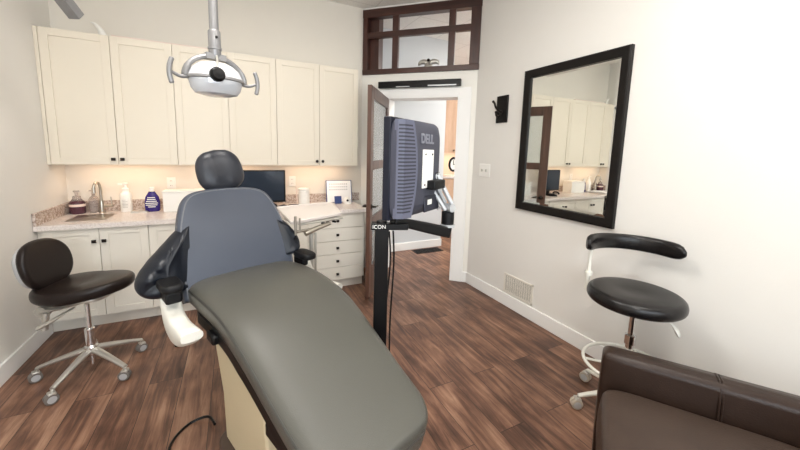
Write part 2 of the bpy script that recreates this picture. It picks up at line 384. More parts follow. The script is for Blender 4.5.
ceiling_light(5.2, 5.2, HALL_W * .4, 'ceiling light panel over the maple cabinets beyond the hallway', 0.6, 0.6)

# ---------------------------------------------------------------- cabinets
def shaker(x0, x1, z0, z1, y, fr=0.058, t=0.02, rec=0.007):
    b = B(); g = 0.0018; x0 += g; x1 -= g; z0 += g; z1 -= g
    box(b, x0, x0 + fr, y, y + t, z0, z1); box(b, x1 - fr, x1, y, y + t, z0, z1)
    box(b, x0 + fr, x1 - fr, y, y + t, z0, z0 + fr); box(b, x0 + fr, x1 - fr, y, y + t, z1 - fr, z1)
    box(b, x0 + fr, x1 - fr, y + rec, y + t, z0 + fr, z1 - fr)
    return b
def knob_bm(x, y, z, square=True):
    b = B(); tube(b, [(x, y + .002, z), (x, y - .014, z)], 0.006)
    if square: box(b, x - .015, x + .015, y - .026, y - .012, z - .013, z + .013)
    else: lathe(b, [(0.006, 0), (0.015, 0.004), (0.016, 0.010), (0.010, 0.015), (0, 0.016)], T=axis_T((x, y - .012, z), (0, -1, 0)))
    return b
YU, ZB, ZT, UW = 3.772, 1.3717, 2.4686, 0.4465
ux = [-1.3795 + UW * i for i in range(7)]
ulabels = ['cream upper cabinet on the left, above the sink', 'cream upper cabinet behind the overhead dental lamp, middle of the row', 'cream upper cabinet at the right end, beside the door wall']
for k in range(3):
    x0, x1 = ux[2 * k], ux[2 * k + 2]
    t = thing('upper_cabinet', ulabels[k], 'cabinet', (0, 0, 0), 0, 'cream upper cabinets')
    t.location = ((x0 + x1) / 2, YB, ZB); dx, dz = (x0 + x1) / 2, ZB
    T = Matrix.Translation((-dx, -YB, -dz))
    b = B(); e0 = x0 - (0.011 if k == 0 else 0); e1 = x1 + (0.006 if k == 2 else 0)
    box(b, e0 + (0 if k == 0 else 0.001), e1 - 0.001, YU + .021, YB - .001, ZB + .012, ZT)
    if k == 0: box(b, XL + .001, x0 - .003, YU + .006, YU + .05, ZB, ZT)
    part('body', b, 'cab', t, T=T, bevel=0.001)
    for i in (2 * k, 2 * k + 1):
        d = part('door', shaker(ux[i], ux[i + 1], ZB, ZT, YU), 'cab', t, T=T, bevel=0.0015)
        kx = ux[i + 1] - .032 if i % 2 == 0 else ux[i] + .032
        part('knob', knob_bm(kx, YU, ZB + .05, k == 0), 'bronze', d, T=T, bevel=0.002 if k == 0 else 0)
    # under-cabinet lamp
    l = thing('under_cabinet_light', ['warm strip light under the upper cabinet above the sink', 'warm strip light under the middle upper cabinet', 'warm strip light under the right hand upper cabinet'][k], 'light', (dx, 3.93, ZB + .012), 0, 'under cabinet strip lights')
    part('housing', box(B(), -0.3, 0.3, -0.03, 0.03, -0.012, 0), 'white', l)
    part('diffuser', box(B(), -0.29, 0.29, -0.022, 0.022, -0.016, -0.012), 'ledwarm', l)
    a = area('lamp', (0, 0, -0.02), (0, 0.25, -1), 0.7, 0.04, UNDER_W, (1.0, 0.70, 0.50)); a.parent = l

YC, CT, DB = 3.4859, 0.9126, 0.1144
def base_cab(label, x0, x1, splits, knobs, drawers=None):
    t = thing('base_cabinet', label, 'cabinet', ((x0 + x1) / 2, YB, 0), 0, 'off white base cabinets')
    T = Matrix.Translation((-(x0 + x1) / 2, -YB, 0))
    b = B(); ya, yb, zt_ = YC + .021, YB - .001, CT - .041
    if 'sink' in label:
        for a in ((x0 + .001, x0 + .03, ya, yb, DB, zt_), (x1 - .02, x1 - .001, ya, yb, DB, zt_), (x0 + .03, x1 - .02, ya, ya + .02, DB, zt_), (x0 + .03, x1 - .02, yb - .02, yb, DB, zt_), (x0 + .03, x1 - .02, ya + .02, yb - .02, DB, DB + .02)): box(b, *a)
    else: box(b, x0 + .001, x1 - .001, ya, yb, DB, zt_)
    box(b, x0 + .001, x1 - .001, YC + .073, YB - .001, 0.0, DB)
    part('body', b, 'cab2', t, T=T, bevel=0.001)
    top = CT - .042
    for i, (a, c) in enumerate(zip(splits, splits[1:])):
        d = part('door', shaker(a, c, DB, top, YC), 'cab2', t, T=T, bevel=0.0015)
        kx = c - .032 if knobs[i] > 0 else a + .032
        part('knob', knob_bm(kx, YC, top - .11), 'bronze', d, T=T, bevel=0.002)
    if drawers:
        for z0, z1 in zip(drawers, drawers[1:]):
            g = .002; b = box(B(), x0 + .004, x1 - .024, YC, YC + .02, z0 + g, z1 - g)
            d = part('drawer', b, 'cab2', t, T=T, bevel=0.003)
            part('knob', knob_bm((x0 + x1) / 2 - .0, YC, (z0 + z1) / 2), 'bronze', d, T=T, bevel=0.002)
base_cab('off white two door base cabinet under the sink', XL + .002, -0.698, [XL + .033, -1.029, -0.698], (1, -1))
base_cab('off white base cabinet behind the left side of the dental chair', -0.698, 0.0, [-0.698, -0.349, 0.0], (1, -1))
base_cab('off white base cabinet behind the delivery tray post', 0.0, 0.66, [0.0, 0.33, 0.66], (1, -1))
base_cab('off white base unit with five drawers at the door end of the worktop', 0.66, 1.297, [], [], [DB, 0.262, 0.412, 0.560, 0.706, CT - .042])

# worktop: one slab with a cutout for the sink, and stone upstands
SX0, SX1, SY0, SY1 = -1.275, -1.015, 3.60, 3.90
t = thing('worktop', 'pale speckled stone worktop running along the whole back wall', 'worktop', (0, 3.78, CT - .04))
T = Matrix.Translation((0, -3.78, -(CT - .04)))
b = B(); z0, z1 = CT - .04, CT; x1 = 1.315; yf = YC - .03
for a in ((XL + .001, SX0, yf, YB - .001), (SX1, x1, yf, YB - .001), (SX0, SX1, yf, SY0), (SX0, SX1, SY1, YB - .001)): box(b, *a, z0, z1)
part('slab', b, 'ctop', t, T=T)
struct('trim_2', box(B(), XL + .02, BX - .03, YB - .021, YB - .001, z1 + .0005, z1 + .1), 'granite', bevel=0.002)
struct('trim_3', box(B(), XL + .001, XL + .02, yf, YB - .001, z1 + .0005, z1 + .1), 'granite', bevel=0.002)
b = B()   # sink bowl
n = 24
def rr(x0, x1, y0, y1, z, r):
    out = []
    for (cx, cy, a0) in ((x1 - r, y1 - r, 0), (x0 + r, y1 - r, 90), (x0 + r, y0 + r, 180), (x1 - r, y0 + r, 270)):
        for k in range(5): a = radians(a0 + 22.5 * k); out.append((cx + r * cos(a), cy + r * sin(a), z))
    return out
loft(b, [rr(SX0 - .004, SX1 + .004, SY0 - .004, SY1 + .004, CT + .0015, .02), rr(SX0 + .004, SX1 - .004, SY0 + .004, SY1 - .004, CT + .002, .03), rr(SX0 + .008, SX1 - .008, SY0 + .008, SY1 - .008, CT - .01, .04),
         rr(SX0 + .02, SX1 - .02, SY0 + .02, SY1 - .02, CT - .13, .05), rr(SX0 + .1, SX1 - .1, SY0 + .09, SY1 - .09, CT - .145, .03), rr(SX0 + .12, SX1 - .12, SY0 + .12, SY1 - .12, CT - .15, .02)])
tag(part('sink', b, 'steel', T=None), 'small undermounted steel sink in the worktop at left', 'sink')
f = thing('faucet', 'brushed nickel gooseneck faucet behind the sink', 'faucet', (-1.135, 3.975, CT))
b = B(); lathe(b, [(0.027, 0.0), (0.027, 0.006), (0.019, 0.012), (0.018, 0.10), (0.014, 0.115), (0, .116)]); part('body', b, 'steel', f)
b = B(); tube(b, [(0, 0, 0.1)] + spline([(0, 0, 0.17), (0, -.002, 0.245), (-.006, -.02, 0.282), (-.016, -.048, 0.286), (-.024, -.068, 0.262), (-.026, -.072, 0.24)], 6), 0.0115, 14)
tube(b, [(-.026, -.072, 0.245), (-.027, -.074, 0.195)], 0.015, 14); part('spout', b, 'steel', f)
b = B(); tube(b, [(0.015, 0, 0.065), (0.055, -.004, 0.065), (0.085, -.006, 0.067)], [0.014, 0.013, 0.011]); tube(b, [(0.078, -.006, 0.06), (0.072, -.004, 0.15)], [0.006, 0.005]); part('lever', b, 'steel', f)

# ---------------------------------------------------------------- worktop contents
def bottle_prof(bm, prof, sx=1, sy=1, seg=24): return lathe(bm, prof, seg=seg, sx=sx, sy=sy)
t = thing('soap_jar', 'squat plum coloured jar left of the faucet', 'jar', (-1.315, 4.0, CT))
part('jar', bottle_prof(B(), [(0.052, 0), (0.058, 0.01), (0.058, 0.095), (0.05, 0.115), (0.042, .12)]), 'plum', t)
part('neck', bottle_prof(B(), [(0.042, .12), (0.03, .14), (0.028, .16), (0.012, .165), (0.012, .195), (.022, .2), (.022, .212), (0, .213)]), 'clearp', t)
part('label_band', bottle_prof(B(), [(0.0583, 0.068), (0.0588, 0.07), (0.0588, 0.088), (0.0583, 0.09)]), 'pinkboard', t, 'pale band around the jar')
t = thing('soap_bottle', 'clear plastic bottle between the plum jar and the faucet', 'bottle', (-1.205, 4.03, CT))
part('bottle', bottle_prof(B(), [(0.034, 0), (0.038, 0.01), (0.038, 0.12), (0.028, 0.145), (0.014, .155), (0.013, .17), (0, .171)]), 'clearp', t)
b = B(); lathe(b, [(0.016, .171), (0.016, .187), (0.005, .19), (0.005, .205), (0, .205)]); box(b, -.03, .008, -.007, .007, .2, .21); part('pump', b, 'clearp', t)
t = thing('pump_bottle', 'white pump bottle of hand soap right of the faucet', 'bottle', (-0.955, 3.99, CT))
part('bottle', bottle_prof(B(), [(0.042, 0), (0.047, 0.008), (0.047, 0.16), (0.042, 0.178), (0.024, .195), (0.022, .2), (0, .2)]), 'white', t)
b = B(); lathe(b, [(0.028, .2), (0.028, .225), (0.012, .232), (0.011, .255), (0.022, .262), (0.024, .275), (0, .28)]); box(b, -.052, 0, -.012, .012, .258, .274); part('pump', b, 'white', t)
b = B()
for i in range(6): box(b, -.02, .02 - (i % 2) * .01, -0.0485, -0.0455, 0.045 + i * .014, 0.049 + i * .014)
part('print', b, 'alu', t, 'grey lines of small print')
tag(part('sponge_tray', prism(B(), [(-.07, 0), (.07, 0), (.065, .012), (-.06, .016)], -.02, .02), 'alu'), 'thin dark grey tray lying on the worktop between the bottles', 'tray').location = (-0.84, 3.90, CT)
t = thing('mouthwash_bottle', 'violet bottle with white cap standing left of the white box', 'bottle', (-0.74, 3.94, CT))
part('bottle', bottle_prof(B(), [(0.05, 0), (0.062, 0.01), (0.064, 0.09), (0.055, 0.14), (0.03, .185), (0.024, .195), (0, .195)], 1, .6), 'purple', t)
part('cap', bottle_prof(B(), [(0.022, .195), (0.024, .2), (0.021, .235), (0, .237)]), 'white', t)
b = B()
for i, w in enumerate((.03, .034, .042, .05, .046, .03)): box(b, -w, w, -0.0405, -0.0385, 0.135 - i * .018, 0.142 - i * .018)
part('print', b, 'white', t, 'white rows of print on the violet label')
b = B(); box(b, -.17, .17, -.09, .09, 0, .19)
t = tag(part('storage_box', b, 'white', bevel=0.006), 'plain white box on the worktop behind the dental chair backrest', 'box'); t.location = (-0.47, 3.93, CT)
part('lid', box(B(), -.174, .174, -.094, .094, .19, .205), 'white', t, bevel=0.004)
def outlet(x, label):
    t = thing('outlet', label, 'outlet', (x, YB - .001, 1.17), 0, 'wall outlets over the worktop')
    part('plate', box(B(), -.038, .038, -.006, 0, -.06, .06), 'white', t, bevel=0.003)
    for z in (-.024, .024):
        b = lathe(B(), [(0.017, 0), (0.017, 0.003), (0, 0.003)], T=axis_T((0, -.006, z), (0, -1, 0))); s = part('socket', b, 'white', t)
        b = B(); box(b, -.008, -.005, -.0095, -.009, z - .005, z + .005); box(b, .005, .008, -.0095, -.009, z - .005, z + .005); part('slots', b, 'black', s)
outlet(-0.60, 'white wall outlet above the white box'); outlet(0.60, 'white wall outlet between the computer screen and the clipboard')
# computer screen
t = thing('desktop_monitor', 'black desktop monitor on the worktop beside the headrest', 'monitor', (0.245, 3.86, CT), radians(-4))
part('bezel', box(B(), -.245, .245, -.02, .02, .055, .405), 'black', t, bevel=0.006)
part('screen', box(B(), -.228, .228, -.0215, -.02, .08, .392), 'screen', t)
part('stand', box(B(), -.03, .03, .0, .03, 0.01, .2), 'black', t, bevel=0.006)
part('foot', prism(B(), [(-.12, 0), (.12, 0), (.1, .014), (-.1, .014)], -.09, .09), 'black', t, bevel=0.004)
t = thing('desk_phone', 'dark phone on the worktop in front of the computer screen', 'phone', (0.42, 3.66, CT), radians(15))
part('base', prism(B(), [(-.06, 0), (.06, 0), (.06, .045), (-.06, .02)], -.07, .07), 'blackp', t, bevel=0.005)
b = B(); tube(b, spline([(-.075, -.08, .04), (-.078, -.05, .06), (-.078, .03, .06), (-.075, .06, .04)], 5), 0.014, 10); part('handset', b, 'blackp', t)
b = B(); tube(b, spline([(-.06, 0, .004), (-.05, .03, .03), (0.0, .045, .032), (0.05, .03, .03), (.07, 0, .004)], 6), 0.004, 8)
tag(part('cable', b, 'black'), 'short black cable loop on the worktop beside the canister', 'cable').location = (0.56, 3.72, CT)
t = thing('canister', 'white ribbed canister on the worktop right of the computer screen', 'canister', (0.70, 3.9, CT))
part('body', lathe(B(), [(0.055, 0), (0.062, .006), (0.062, .16), (0.057, .165), (0.057, .17), (0.062, .172), (0.062, .19), (0.05, .197), (0, .198)]), 'white', t)
b = B(); tube(b, [(-.075, -.01, .0), (-.085, .0, .21)], 0.007, 8)
tag(part('pen', b, 'pinkboard'), 'pale pink stick standing against the white canister', 'pen').location = (0.70, 3.9, CT + .001)
t = thing('leaflet_stand', 'blue edged stand with a white printed leaflet at the end of the worktop', 'stand', (1.14, 3.965, CT), radians(-3))
T = Matrix.Rotation(radians(-12), 4, 'X')
part('backboard', box(B(), -.16, .16, 0, .008, 0.0, .275, T), 'blue', t, bevel=0.002)
part('leaflet', box(B(), -.15, .15, -.003, 0, 0.006, .268, T), 'paper', t)
b = B(); 
for i in range(9):
    for j in range(3): box(b, -.12 + i * .026, -.106 + i * .026, -.0045, -.003, .15 + j * .034, .166 + j * .034, T)
part('print', b, 'silver', t, 'small grey figures printed on the leaflet')
b = box(B(), -.04, .04, -.03, .0, 0.0, .09, Matrix.Rotation(radians(-10), 4, 'X'))
t = tag(part('card_holder', b, 'blue', bevel=0.003), 'small dark blue box leaning against the leaflet stand', 'box'); t.location = (1.09, 3.865, CT + .001)
t = thing('curing_camera', 'small white rounded gadget with a dark lens in front of the leaflet', 'gadget', (1.20, 3.84, CT))
part('body', lathe(B(), [(0.045, 0), (0.05, 0.02), (0.045, .05), (0.02, .08), (0, .085)]), 'white', t)
part('lens', lathe(B(), [(0.014, 0), (0.012, 0.006), (0, .007)], T=axis_T((-.01, -.042, .045), (-.1, -1, .3))), 'black', t)
# things on top of the upper cabinets
b = B(); box(b, -.40, .40, -.09, .09, 0, .012)
tag(part('board', b, 'pinkboard'), 'thin pale pink board lying on top of the upper cabinets', 'board').location = (-0.52, 3.88, ZT + .001)
b = B(); tube(b, spline([(0.02, 0, 0), (0.0, 0, .05), (-.03, 0, .09), (-.06, 0, .1)], 5), [0.03 - .0018 * i for i in range(16)], 10); 
tag(part('bird_ornament', b, 'white'), 'small white curved ornament on top of the cabinet above the sink', 'ornament').location = (-1.0, 3.83, ZT + .002)

# ---------------------------------------------------------------- right wall things
t = thing('wall_mirror', 'tall wall mirror in a wide black frame on the right wall', 'mirror', (XR, 1.9145, 1.68), radians(-90))
hw, hh, fw = .47, .643, .068
fr = B()
def frame_ring(k, y): return [(-hw + k, y, -hh + k), (hw - k, y, -hh + k), (hw - k, y, hh - k), (-hw + k, y, hh - k)]
loft(fr, [frame_ring(0, -.001), frame_ring(0, -.032), frame_ring(.012, -.036), frame_ring(fw - .012, -.03), frame_ring(fw, -.024), frame_ring(fw, -.001)], cap=False, loop=True)
part('frame', fr, 'espresso', t, ang=20)
b = B()   # bevelled glass
def gr(k, y): return [(-hw + fw + k, y, -hh + fw + k), (hw - fw - k, y, -hh + fw + k), (hw - fw - k, y, hh - fw - k), (-hw + fw + k, y, hh - fw - k)]
loft(b, [gr(-.004, -.004), gr(-.004, -.010), gr(.022, -.0125)]); part('glass', b, 'mirror', t, ang=0.5)
t = thing('coat_hook', 'dark double coat hook on a tall black plate by the door', 'hook', (XR, 2.675, 2.01), radians(-90))
part('plate', box(B(), -.078, .078, -.018, -.001, -.135, .135), 'espresso', t, bevel=0.003)
b = B()
lathe(b, [(0.022, 0), (0.018, .008), (0, .01)], T=axis_T((0, -.018, -.03), (0, -1, 0)))
tube(b, spline([(0, -.02, -.03), (-.0, -.055, -.02), (-.0, -.095, .01), (-.0, -.115, .05), (0, -.13, .06)], 6), 0.011, 10)
tube(b, spline([(0, -.02, -.04), (0, -.045, -.07), (0, -.08, -.07), (0, -.09, -.04)], 6), 0.011, 10)
for p in ((0, -.132, .065), (0, -.09, -.035)): lathe(b, [(0, -.014), (.010, -.01), (.014, 0), (.010, .01), (0, .014)], T=Matrix.Translation(p), seg=14)
part('hook', b, 'bronze', t)
t = thing('light_switch', 'white double light switch between the door and the mirror', 'switch', (XR, 2.895, 1.372), radians(-90))
part('plate', box(B(), -.085, .085, -.008, -.001, -.07, .07), 'white', t, bevel=0.003)
for x in (-.034, .034): part('toggle', box(B(), x - .007, x + .007, -.022, -.008, -.014, .014), 'alu', t, bevel=0.002)
t = thing('wall_vent', 'painted air grille low on the right wall above the baseboard', 'vent', (XR, 2.303, 0.243), radians(-90))
b = B()
for a in ((-.188, .188, -.1, -.082), (-.188, .188, .082, .1), (-.188, -.168, -.1, .1), (.168, .188, -.1, .1)): box(b, a[0], a[1], -.010, -.001, a[2], a[3])
part('frame', b, 'grille', t, bevel=0.002)
b = B()
for i in range(13): box(b, -.168, .168, -.008, -.003, -.077 + i * .0128, -.070 + i * .0128)
for i in range(1, 12): box(b, -.168 + i * .028 - .002, -.168 + i * .028 + .002, -.0085, -.002, -.082, .082)
part('slats', b, 'grille', t)
part('duct_shade', box(B(), -.168, .168, -.002, -.0015, -.082, .082), 'dark_in', t)  # thin dark sheet on the wall, paints the shade behind the slats

# black bar over the door
t = thing('door_bar', 'black bar mounted above the doorway under the walnut transom', 'bar'); t.matrix_world = DT @ Matrix.Translation((0.673, 0.022, 2.345))
part('bar', box(B(), -.50, .50, 0.001, .05, -.035, .04), 'black', t, bevel=0.004)
part('strip', box(B(), -.45, -.12, .05, .052, -.033, -.018), 'silver', t, 'pale strip along the lower edge'); part('strip', box(B(), .10, .27, .05, .052, -.033, -.022), 'silver', t, 'pale strip along the lower edge')
# figurine on the transom sill
t = thing('angel_figurine', 'small pale winged figurine standing on the transom sill', 'figurine'); t.matrix_world = DT @ Matrix.Translation((0.60, -0.11, 2.546))
b = lathe(B(), [(0.03, 0), (0.052, .004), (0.055, .02), (0.04, .05), (0.022, .08), (0.012, .088), (0, .09)]); part('body', b, 'alu', t)
b = lathe(B(), [(0, -.02), (.014, -.014), (.02, 0), (.014, .014), (0, .02)], c=(0, 0, .105), seg=16); part('head', b, 'bronze', t)
b = B()
for s in (-1, 1): tube(b, spline([(s * .01, -.015, .06), (s * .05, -.02, .09), (s * .10, -.02, .085), (s * .13, -.02, .05)], 5), [.012, .016, .02, .022, .024, .024, .024, .024, .022, .02, .02, .018, .016, .012, .008, .004], 10, flat=1.3)
part('wings', b, 'alu', t)

# maple cabinets beyond the hallway
t = thing('hall_cabinet', 'light maple wall cabinet seen through the doorway', 'cabinet', (4.05, 5.52, 0), radians(-27))
part('body', box(B(), -.75, .75, 0, .35, 1.55, 2.9), 'hcab', t, bevel=0.003)
for x in (-.60, -.08):
    d = part('door', shaker(x, x + .52, 1.55, 2.9, -.02), 'hcab', t)
    part('knob', knob_bm(x + .48, -.02, 1.60), 'bronze', d)
t = thing('hall_counter', 'light maple counter unit with pale top seen through the doorway', 'counter', (4.05, 5.42, 0), radians(-27))
part('body', box(B(), -.95, .75, 0, .6, 0, 1.04), 'hcab', t)
part('top', box(B(), -.97, .77, -.03, .62, 1.04, 1.085), 'ctop', t, bevel=0.004)
for x in (-.60, -.08):
    d = part('door', shaker(x, x + .52, .1, 1.02, -.02), 'hcab', t)
    part('knob', knob_bm(x + .48, -.02, .93), 'bronze', d)
part('splashback', box(B(), -.95, .75, .55, .6, 1.085, 1.55), 'tile', t)
a = area('lamp', (0.0, .3, 1.53), (0, .3, -1), 1.2, .05, 4, (1, .8, .62)); a.parent = t
t = thing('clock', 'round black rimmed clock above the maple counter beyond the door', 'clock', (3.86, 5.44, 1.325), radians(12))
b = tube(B(), [(.115 * cos(2 * pi * k / 36), 0, .125 * sin(2 * pi * k / 36)) for k in range(36)], .022, 10, loop=True); part('rim', b, 'black', t)
part('face', lathe(B(), [(0.115, 0), (0.115, .012), (0, .012)], T=axis_T((0, 0.02, 0), (0, -1, 0))), 'white', t)
b = B(); box(b, -.005, .005, -.0, .006, -.01, .08); box(b, 0, .06, -.0, .006, -.005, .005); part('hands', b, 'black', t)

# ---------------------------------------------------------------- overhead dental lamp
t = thing('dental_lamp', 'overhead dental operating lamp hanging on a grey pole', 'lamp', (-0.072, 1.95, 1.925), radians(20))
b = B(); tube(b, [(0.0, 0.0, H - 1.925), (0, 0, 0.19)], 0.021, 18); lathe(b, [(0.07, 0), (0.07, -.02), (0.025, -.05), (0, -.05)], c=(0, 0, H - 1.925 - .0)); part('pole', b, 'lampgrey', t)
b = B(); lathe(b, [(0.025, .195), (0.028, .19), (0.028, .08), (0.022, .065), (0, .065)]); lathe(b, [(0.031, .115), (0.031, .105), (.028, .103)]); part('sleeve', b, 'lampgrey', t)
s = part('screw', lathe(B(), [(0.006, 0), (0.006, .004), (0, .004)], T=axis_T((0, -.028, .16), (0, -1, 0))), 'black', t)
b = B(); pts = [(-.135 * cos(a), 0, -.035 + .108 * sin(a)) for a in [pi * k / 24 for k in range(25)]]
tube(b, pts, [0.016 if 3 < i < 21 else .018 for i in range(25)], 10, flat=0.8); box(b, -.045, .045, -.022, .022, .056, .084); part('yoke', b, 'lampgrey', t, bevel=0)
b = B(); lathe(b, [(0, .048), (.04, .045), (.08, .032), (.108, .008), (.122, -.022), (.126, -.032), (.118, -.034)], seg=40, sy=.8); part('shell', b, 'lampwhite', t)
b = B(); lathe(b, [(.126, -.030), (.130, -.035), (.130, -.043), (.124, -.046), (.118, -.04)], seg=40, sy=.82); part('rim_band', b, 'lampgrey', t)
b = B(); lathe(b, [(.120, -.040), (.121, -.05), (.112, -.085), (.095, -.108), (.055, -.118), (0, -.12)], seg=48, sy=.82); part('shield', b, 'reflector', t, 'clear curved shield')
b = B(); lathe(b, [(0.03, 0), (0.034, .006), (0.034, .02), (0.024, .03), (0, .032)], T=axis_T((-0.026, -.088, -.030), (0, -1, .1))); k_ = part('adjustment_knob', b, 'black', t)
b = B(); tube(b, [(0, -.02, .075), (-.014, -.072, .04), (-.03, -.098, -.005)], 0.005, 8); part('lever', b, 'alu', t)
for s in (-1, 1):
    b = B(); tube(b, spline([(s * .125, 0, -.038), (s * .155, -.008, -.046), (s * .19, -.015, -.034)], 5), [.013, .012, .011, .010, .009, .008, .008, .008, .007, .007, .007], 10)
    h = part('handle_arm', b, 'lampgrey', t)
    b = B(); tube(b, spline([(s * .186, -.015, .03), (s * .198, -.015, -.005), (s * .20, -.015, -.045), (s * .192, -.015, -.085)], 6), [.007] + [.0105] * 17 + [.007], 10); part('handle', b, 'lampgrey', h)

# bar end hanging in the top left corner
t = thing('equipment_bracket', 'grey metal bracket end hanging down in the top left corner', 'bracket', (-0.98, 2.3, H))
p0 = Vector((-0.828, 2.772, 2.31)) - Vector((-0.98, 2.3, H)); p1 = Vector((-0.98, 2.45, 2.62)) - Vector((-0.98, 2.3, H))
d = (p0 - p1).normalized(); p2 = p0 - d * .55
q = d.to_track_quat('Y', 'Z').to_matrix().to_4x4()
part('arm', box(B(), -.032, .032, -.55, 0, -.028, .028, Matrix.Translation(p0) @ q), 'lampgrey', t, bevel=0.004)
b = B(); tube(b, [(p2.x, p2.y, p2.z - .02), (p2.x, p2.y, 0)], 0.02, 14); lathe(b, [(0.06, 0), (0.06, -.015), (0.02, -.03), (0, -.03)], c=(p2.x, p2.y, 0)); part('drop_tube', b, 'lampgrey', t)

# ---------------------------------------------------------------- dental chair
CH = thing('dental_chair', 'reclining grey vinyl dental chair in the middle of the room', 'dental chair', (0.041, 1.97, 0), radians(20.47))
# profile: u forward (= -y), z
prof = [(-.06, .868), (0, .880), (.10, .892), (.25, .896), (.40, .886), (.52, .862), (.62, .825), (.75, .762), (.90, .687), (1.05, .622), (1.165, .575)]
def pz(u):
    for (a, za), (b_, zb) in zip(prof, prof[1:]):
        if u <= b_: return za + (zb - za) * (u - a) / (b_ - a)
    return prof[-1][1]
def sm(u): return sum(pz(min(max(u + d, -.06), 1.165)) for d in (-.06, -.03, 0, .03, .06)) / 5
def hwid(u):
    w = .286 + .012 * math.exp(-((u - .15) / .2) ** 2) - max(0, u - .55) * .07
    U0, r = 1.165, .13
    if u > U0 - r: w = w - r + math.sqrt(max(r * r - (u - (U0 - r)) ** 2, 0)) * 1.0
    r = .05
    if u < -.06 + r: w = w - r + math.sqrt(max(r * r - (-.06 + r - u) ** 2, 0))
    return w
def seatring(u, drop, inset, thick=.13, N=28, off=0):
    # closed section loop; top from left to right then bottom
    z = sm(u) + off; ds = (sm(min(u + .02, 1.165)) - sm(max(u - .02, -.06))) / .04
    n_ = Vector((0, ds, 1)).normalized()   # u forward is -y
    w = max(hwid(u) - inset, .01); t = max(thick - 2 * drop, .004); ring = []
    for k in range(N):
        a = 2 * pi * k / N; e = 3.4 if w > .1 else 3.4
        x = abs(cos(a)) ** (2 / 6.5) * (1 if cos(a) >= 0 else -1) * w
        h = abs(sin(a)) ** (2 / 3.2) * (1 if sin(a) >= 0 else -1) * t / 2
        crown = .010 * (1 - (x / w) ** 2) * (1 if h > 0 else 0)
        c = Vector((x, -u, z - thick / 2)); ring.append(c + n_ * (h + crown))
    return ring
us = [-.06, -.055, -.045, -.03] + [i * .03 for i in range(0, 35)] + [1.04, 1.06, 1.08, 1.1, 1.115, 1.13, 1.142, 1.152, 1.160, 1.1645]
rings = []
for u in us:
    e = min(u + .06, 1.166 - u); dr = 0
    if e < .03: dr = .03 - math.sqrt(max(.03 ** 2 - (.03 - e) ** 2, 0))
    rings.append(seatring(u, dr, 0))
b = B(); loft(b, rings); SC = part('seat_cushion', b, 'seat', CH, ang=60)
# stitched seam rope around the top edge
def seam(off_in, zoff, r, name):
    pts = []
    for u in [x * .03 for x in range(-1, 38)] + [1.13, 1.145]:
        w = hwid(u) - off_in
        pts.append((-w, -u, sm(u) + zoff))
    for x in [i / 10 for i in range(-8, 9)]:
        w = (hwid(1.145) - off_in) ; pts.append((x * w, -1.167, sm(1.158) + zoff - .006))
    for u in reversed([x * .03 for x in range(-1, 38)] + [1.13, 1.145]):
        w = hwid(u) - off_in
        pts.append((w, -u, sm(u) + zoff))
    b = B(); tube(b, pts, r, 6); return part(name, b, 'seamgrey', SC)
seam(.004, -.030, .0022, 'seam')
seam(.0025, -.036, .0018, 'seam')
# under frame following the cushion
b = B(); rg = []
for u in [0.02 + i * .06 for i in range(0, 19)]:
    z = sm(u) - .128; w = hwid(min(u, 1.03)) - .035
    rg.append([(-w, -u, z - .045), (w, -u, z - .045), (w, -u, z), (-w, -u, z)])
loft(b, rg); part('under_frame', b, 'blackp', CH, bevel=0.004)
b = B(); rg = []
for u in [0.10 + i * .05 for i in range(0, 20)]:
    z = sm(u) - .122; x0 = -hwid(u) + .018
    rg.append([(x0 - .004, -u, z - .055), (x0 + .05, -u, z - .055), (x0 + .05, -u, z), (x0 - .004, -u, z)])
loft(b, rg); part('side_rail', b, 'black', CH, bevel=0.004)
part('latch', box(B(), -.300, -.25, -.36, -.28, .71, .755), 'black', CH, bevel=0.01)
# backrest
rec = radians(26)
def backP(x, s, n):      # s along the back, n outward (toward the patient)
    bulge = .018 * sin(min(max((s - .05) / .5, 0), 1) * pi)
    return Vector((x - .008, .02 + s * sin(rec) - (n + bulge) * cos(rec), .80 + s * cos(rec) - (-(n + bulge)) * sin(rec) * 1.0))
def back_outline(k=0.0):
    ctl = [(-.300, -.02), (-.305, .10), (-.300, .22), (-.286, .34), (-.264, .44), (-.232, .515), (-.18, .552), (-.10, .566), (0, .57)]
    pts = [(p.x, p.y) for p in spline([(x + (k if x < -.01 else 0), s - (k if s > .4 else 0), 0) for x, s in ctl], 4)]
    full = pts + [(-x, s) for x, s in reversed(pts[:-1])]
    return full
ol = back_outline()
nb = 8; ol = ol + [(.300 - .600 * (i + 1) / (nb + 1), -.02) for i in range(nb)]
b = B(); pad(b, ol, .085, .03, .004, warp=lambda x, y, z: backP(x, y, z - .05)); BR = part('backrest', b, 'back', CH, 'slate blue grey backrest', ang=60)
b = B(); o2 = back_outline(.017); tube(b, [backP(x, s, .033) for x, s in o2], .004, 6); part('piping', b, 'pipe', BR)
b = B(); pad(b, [(x * .97, y * .985) for x, y in ol], .05, .02, 0, warp=lambda x, y, z: backP(x, y, z - .098)); part('back_shell', b, 'blackp', BR)
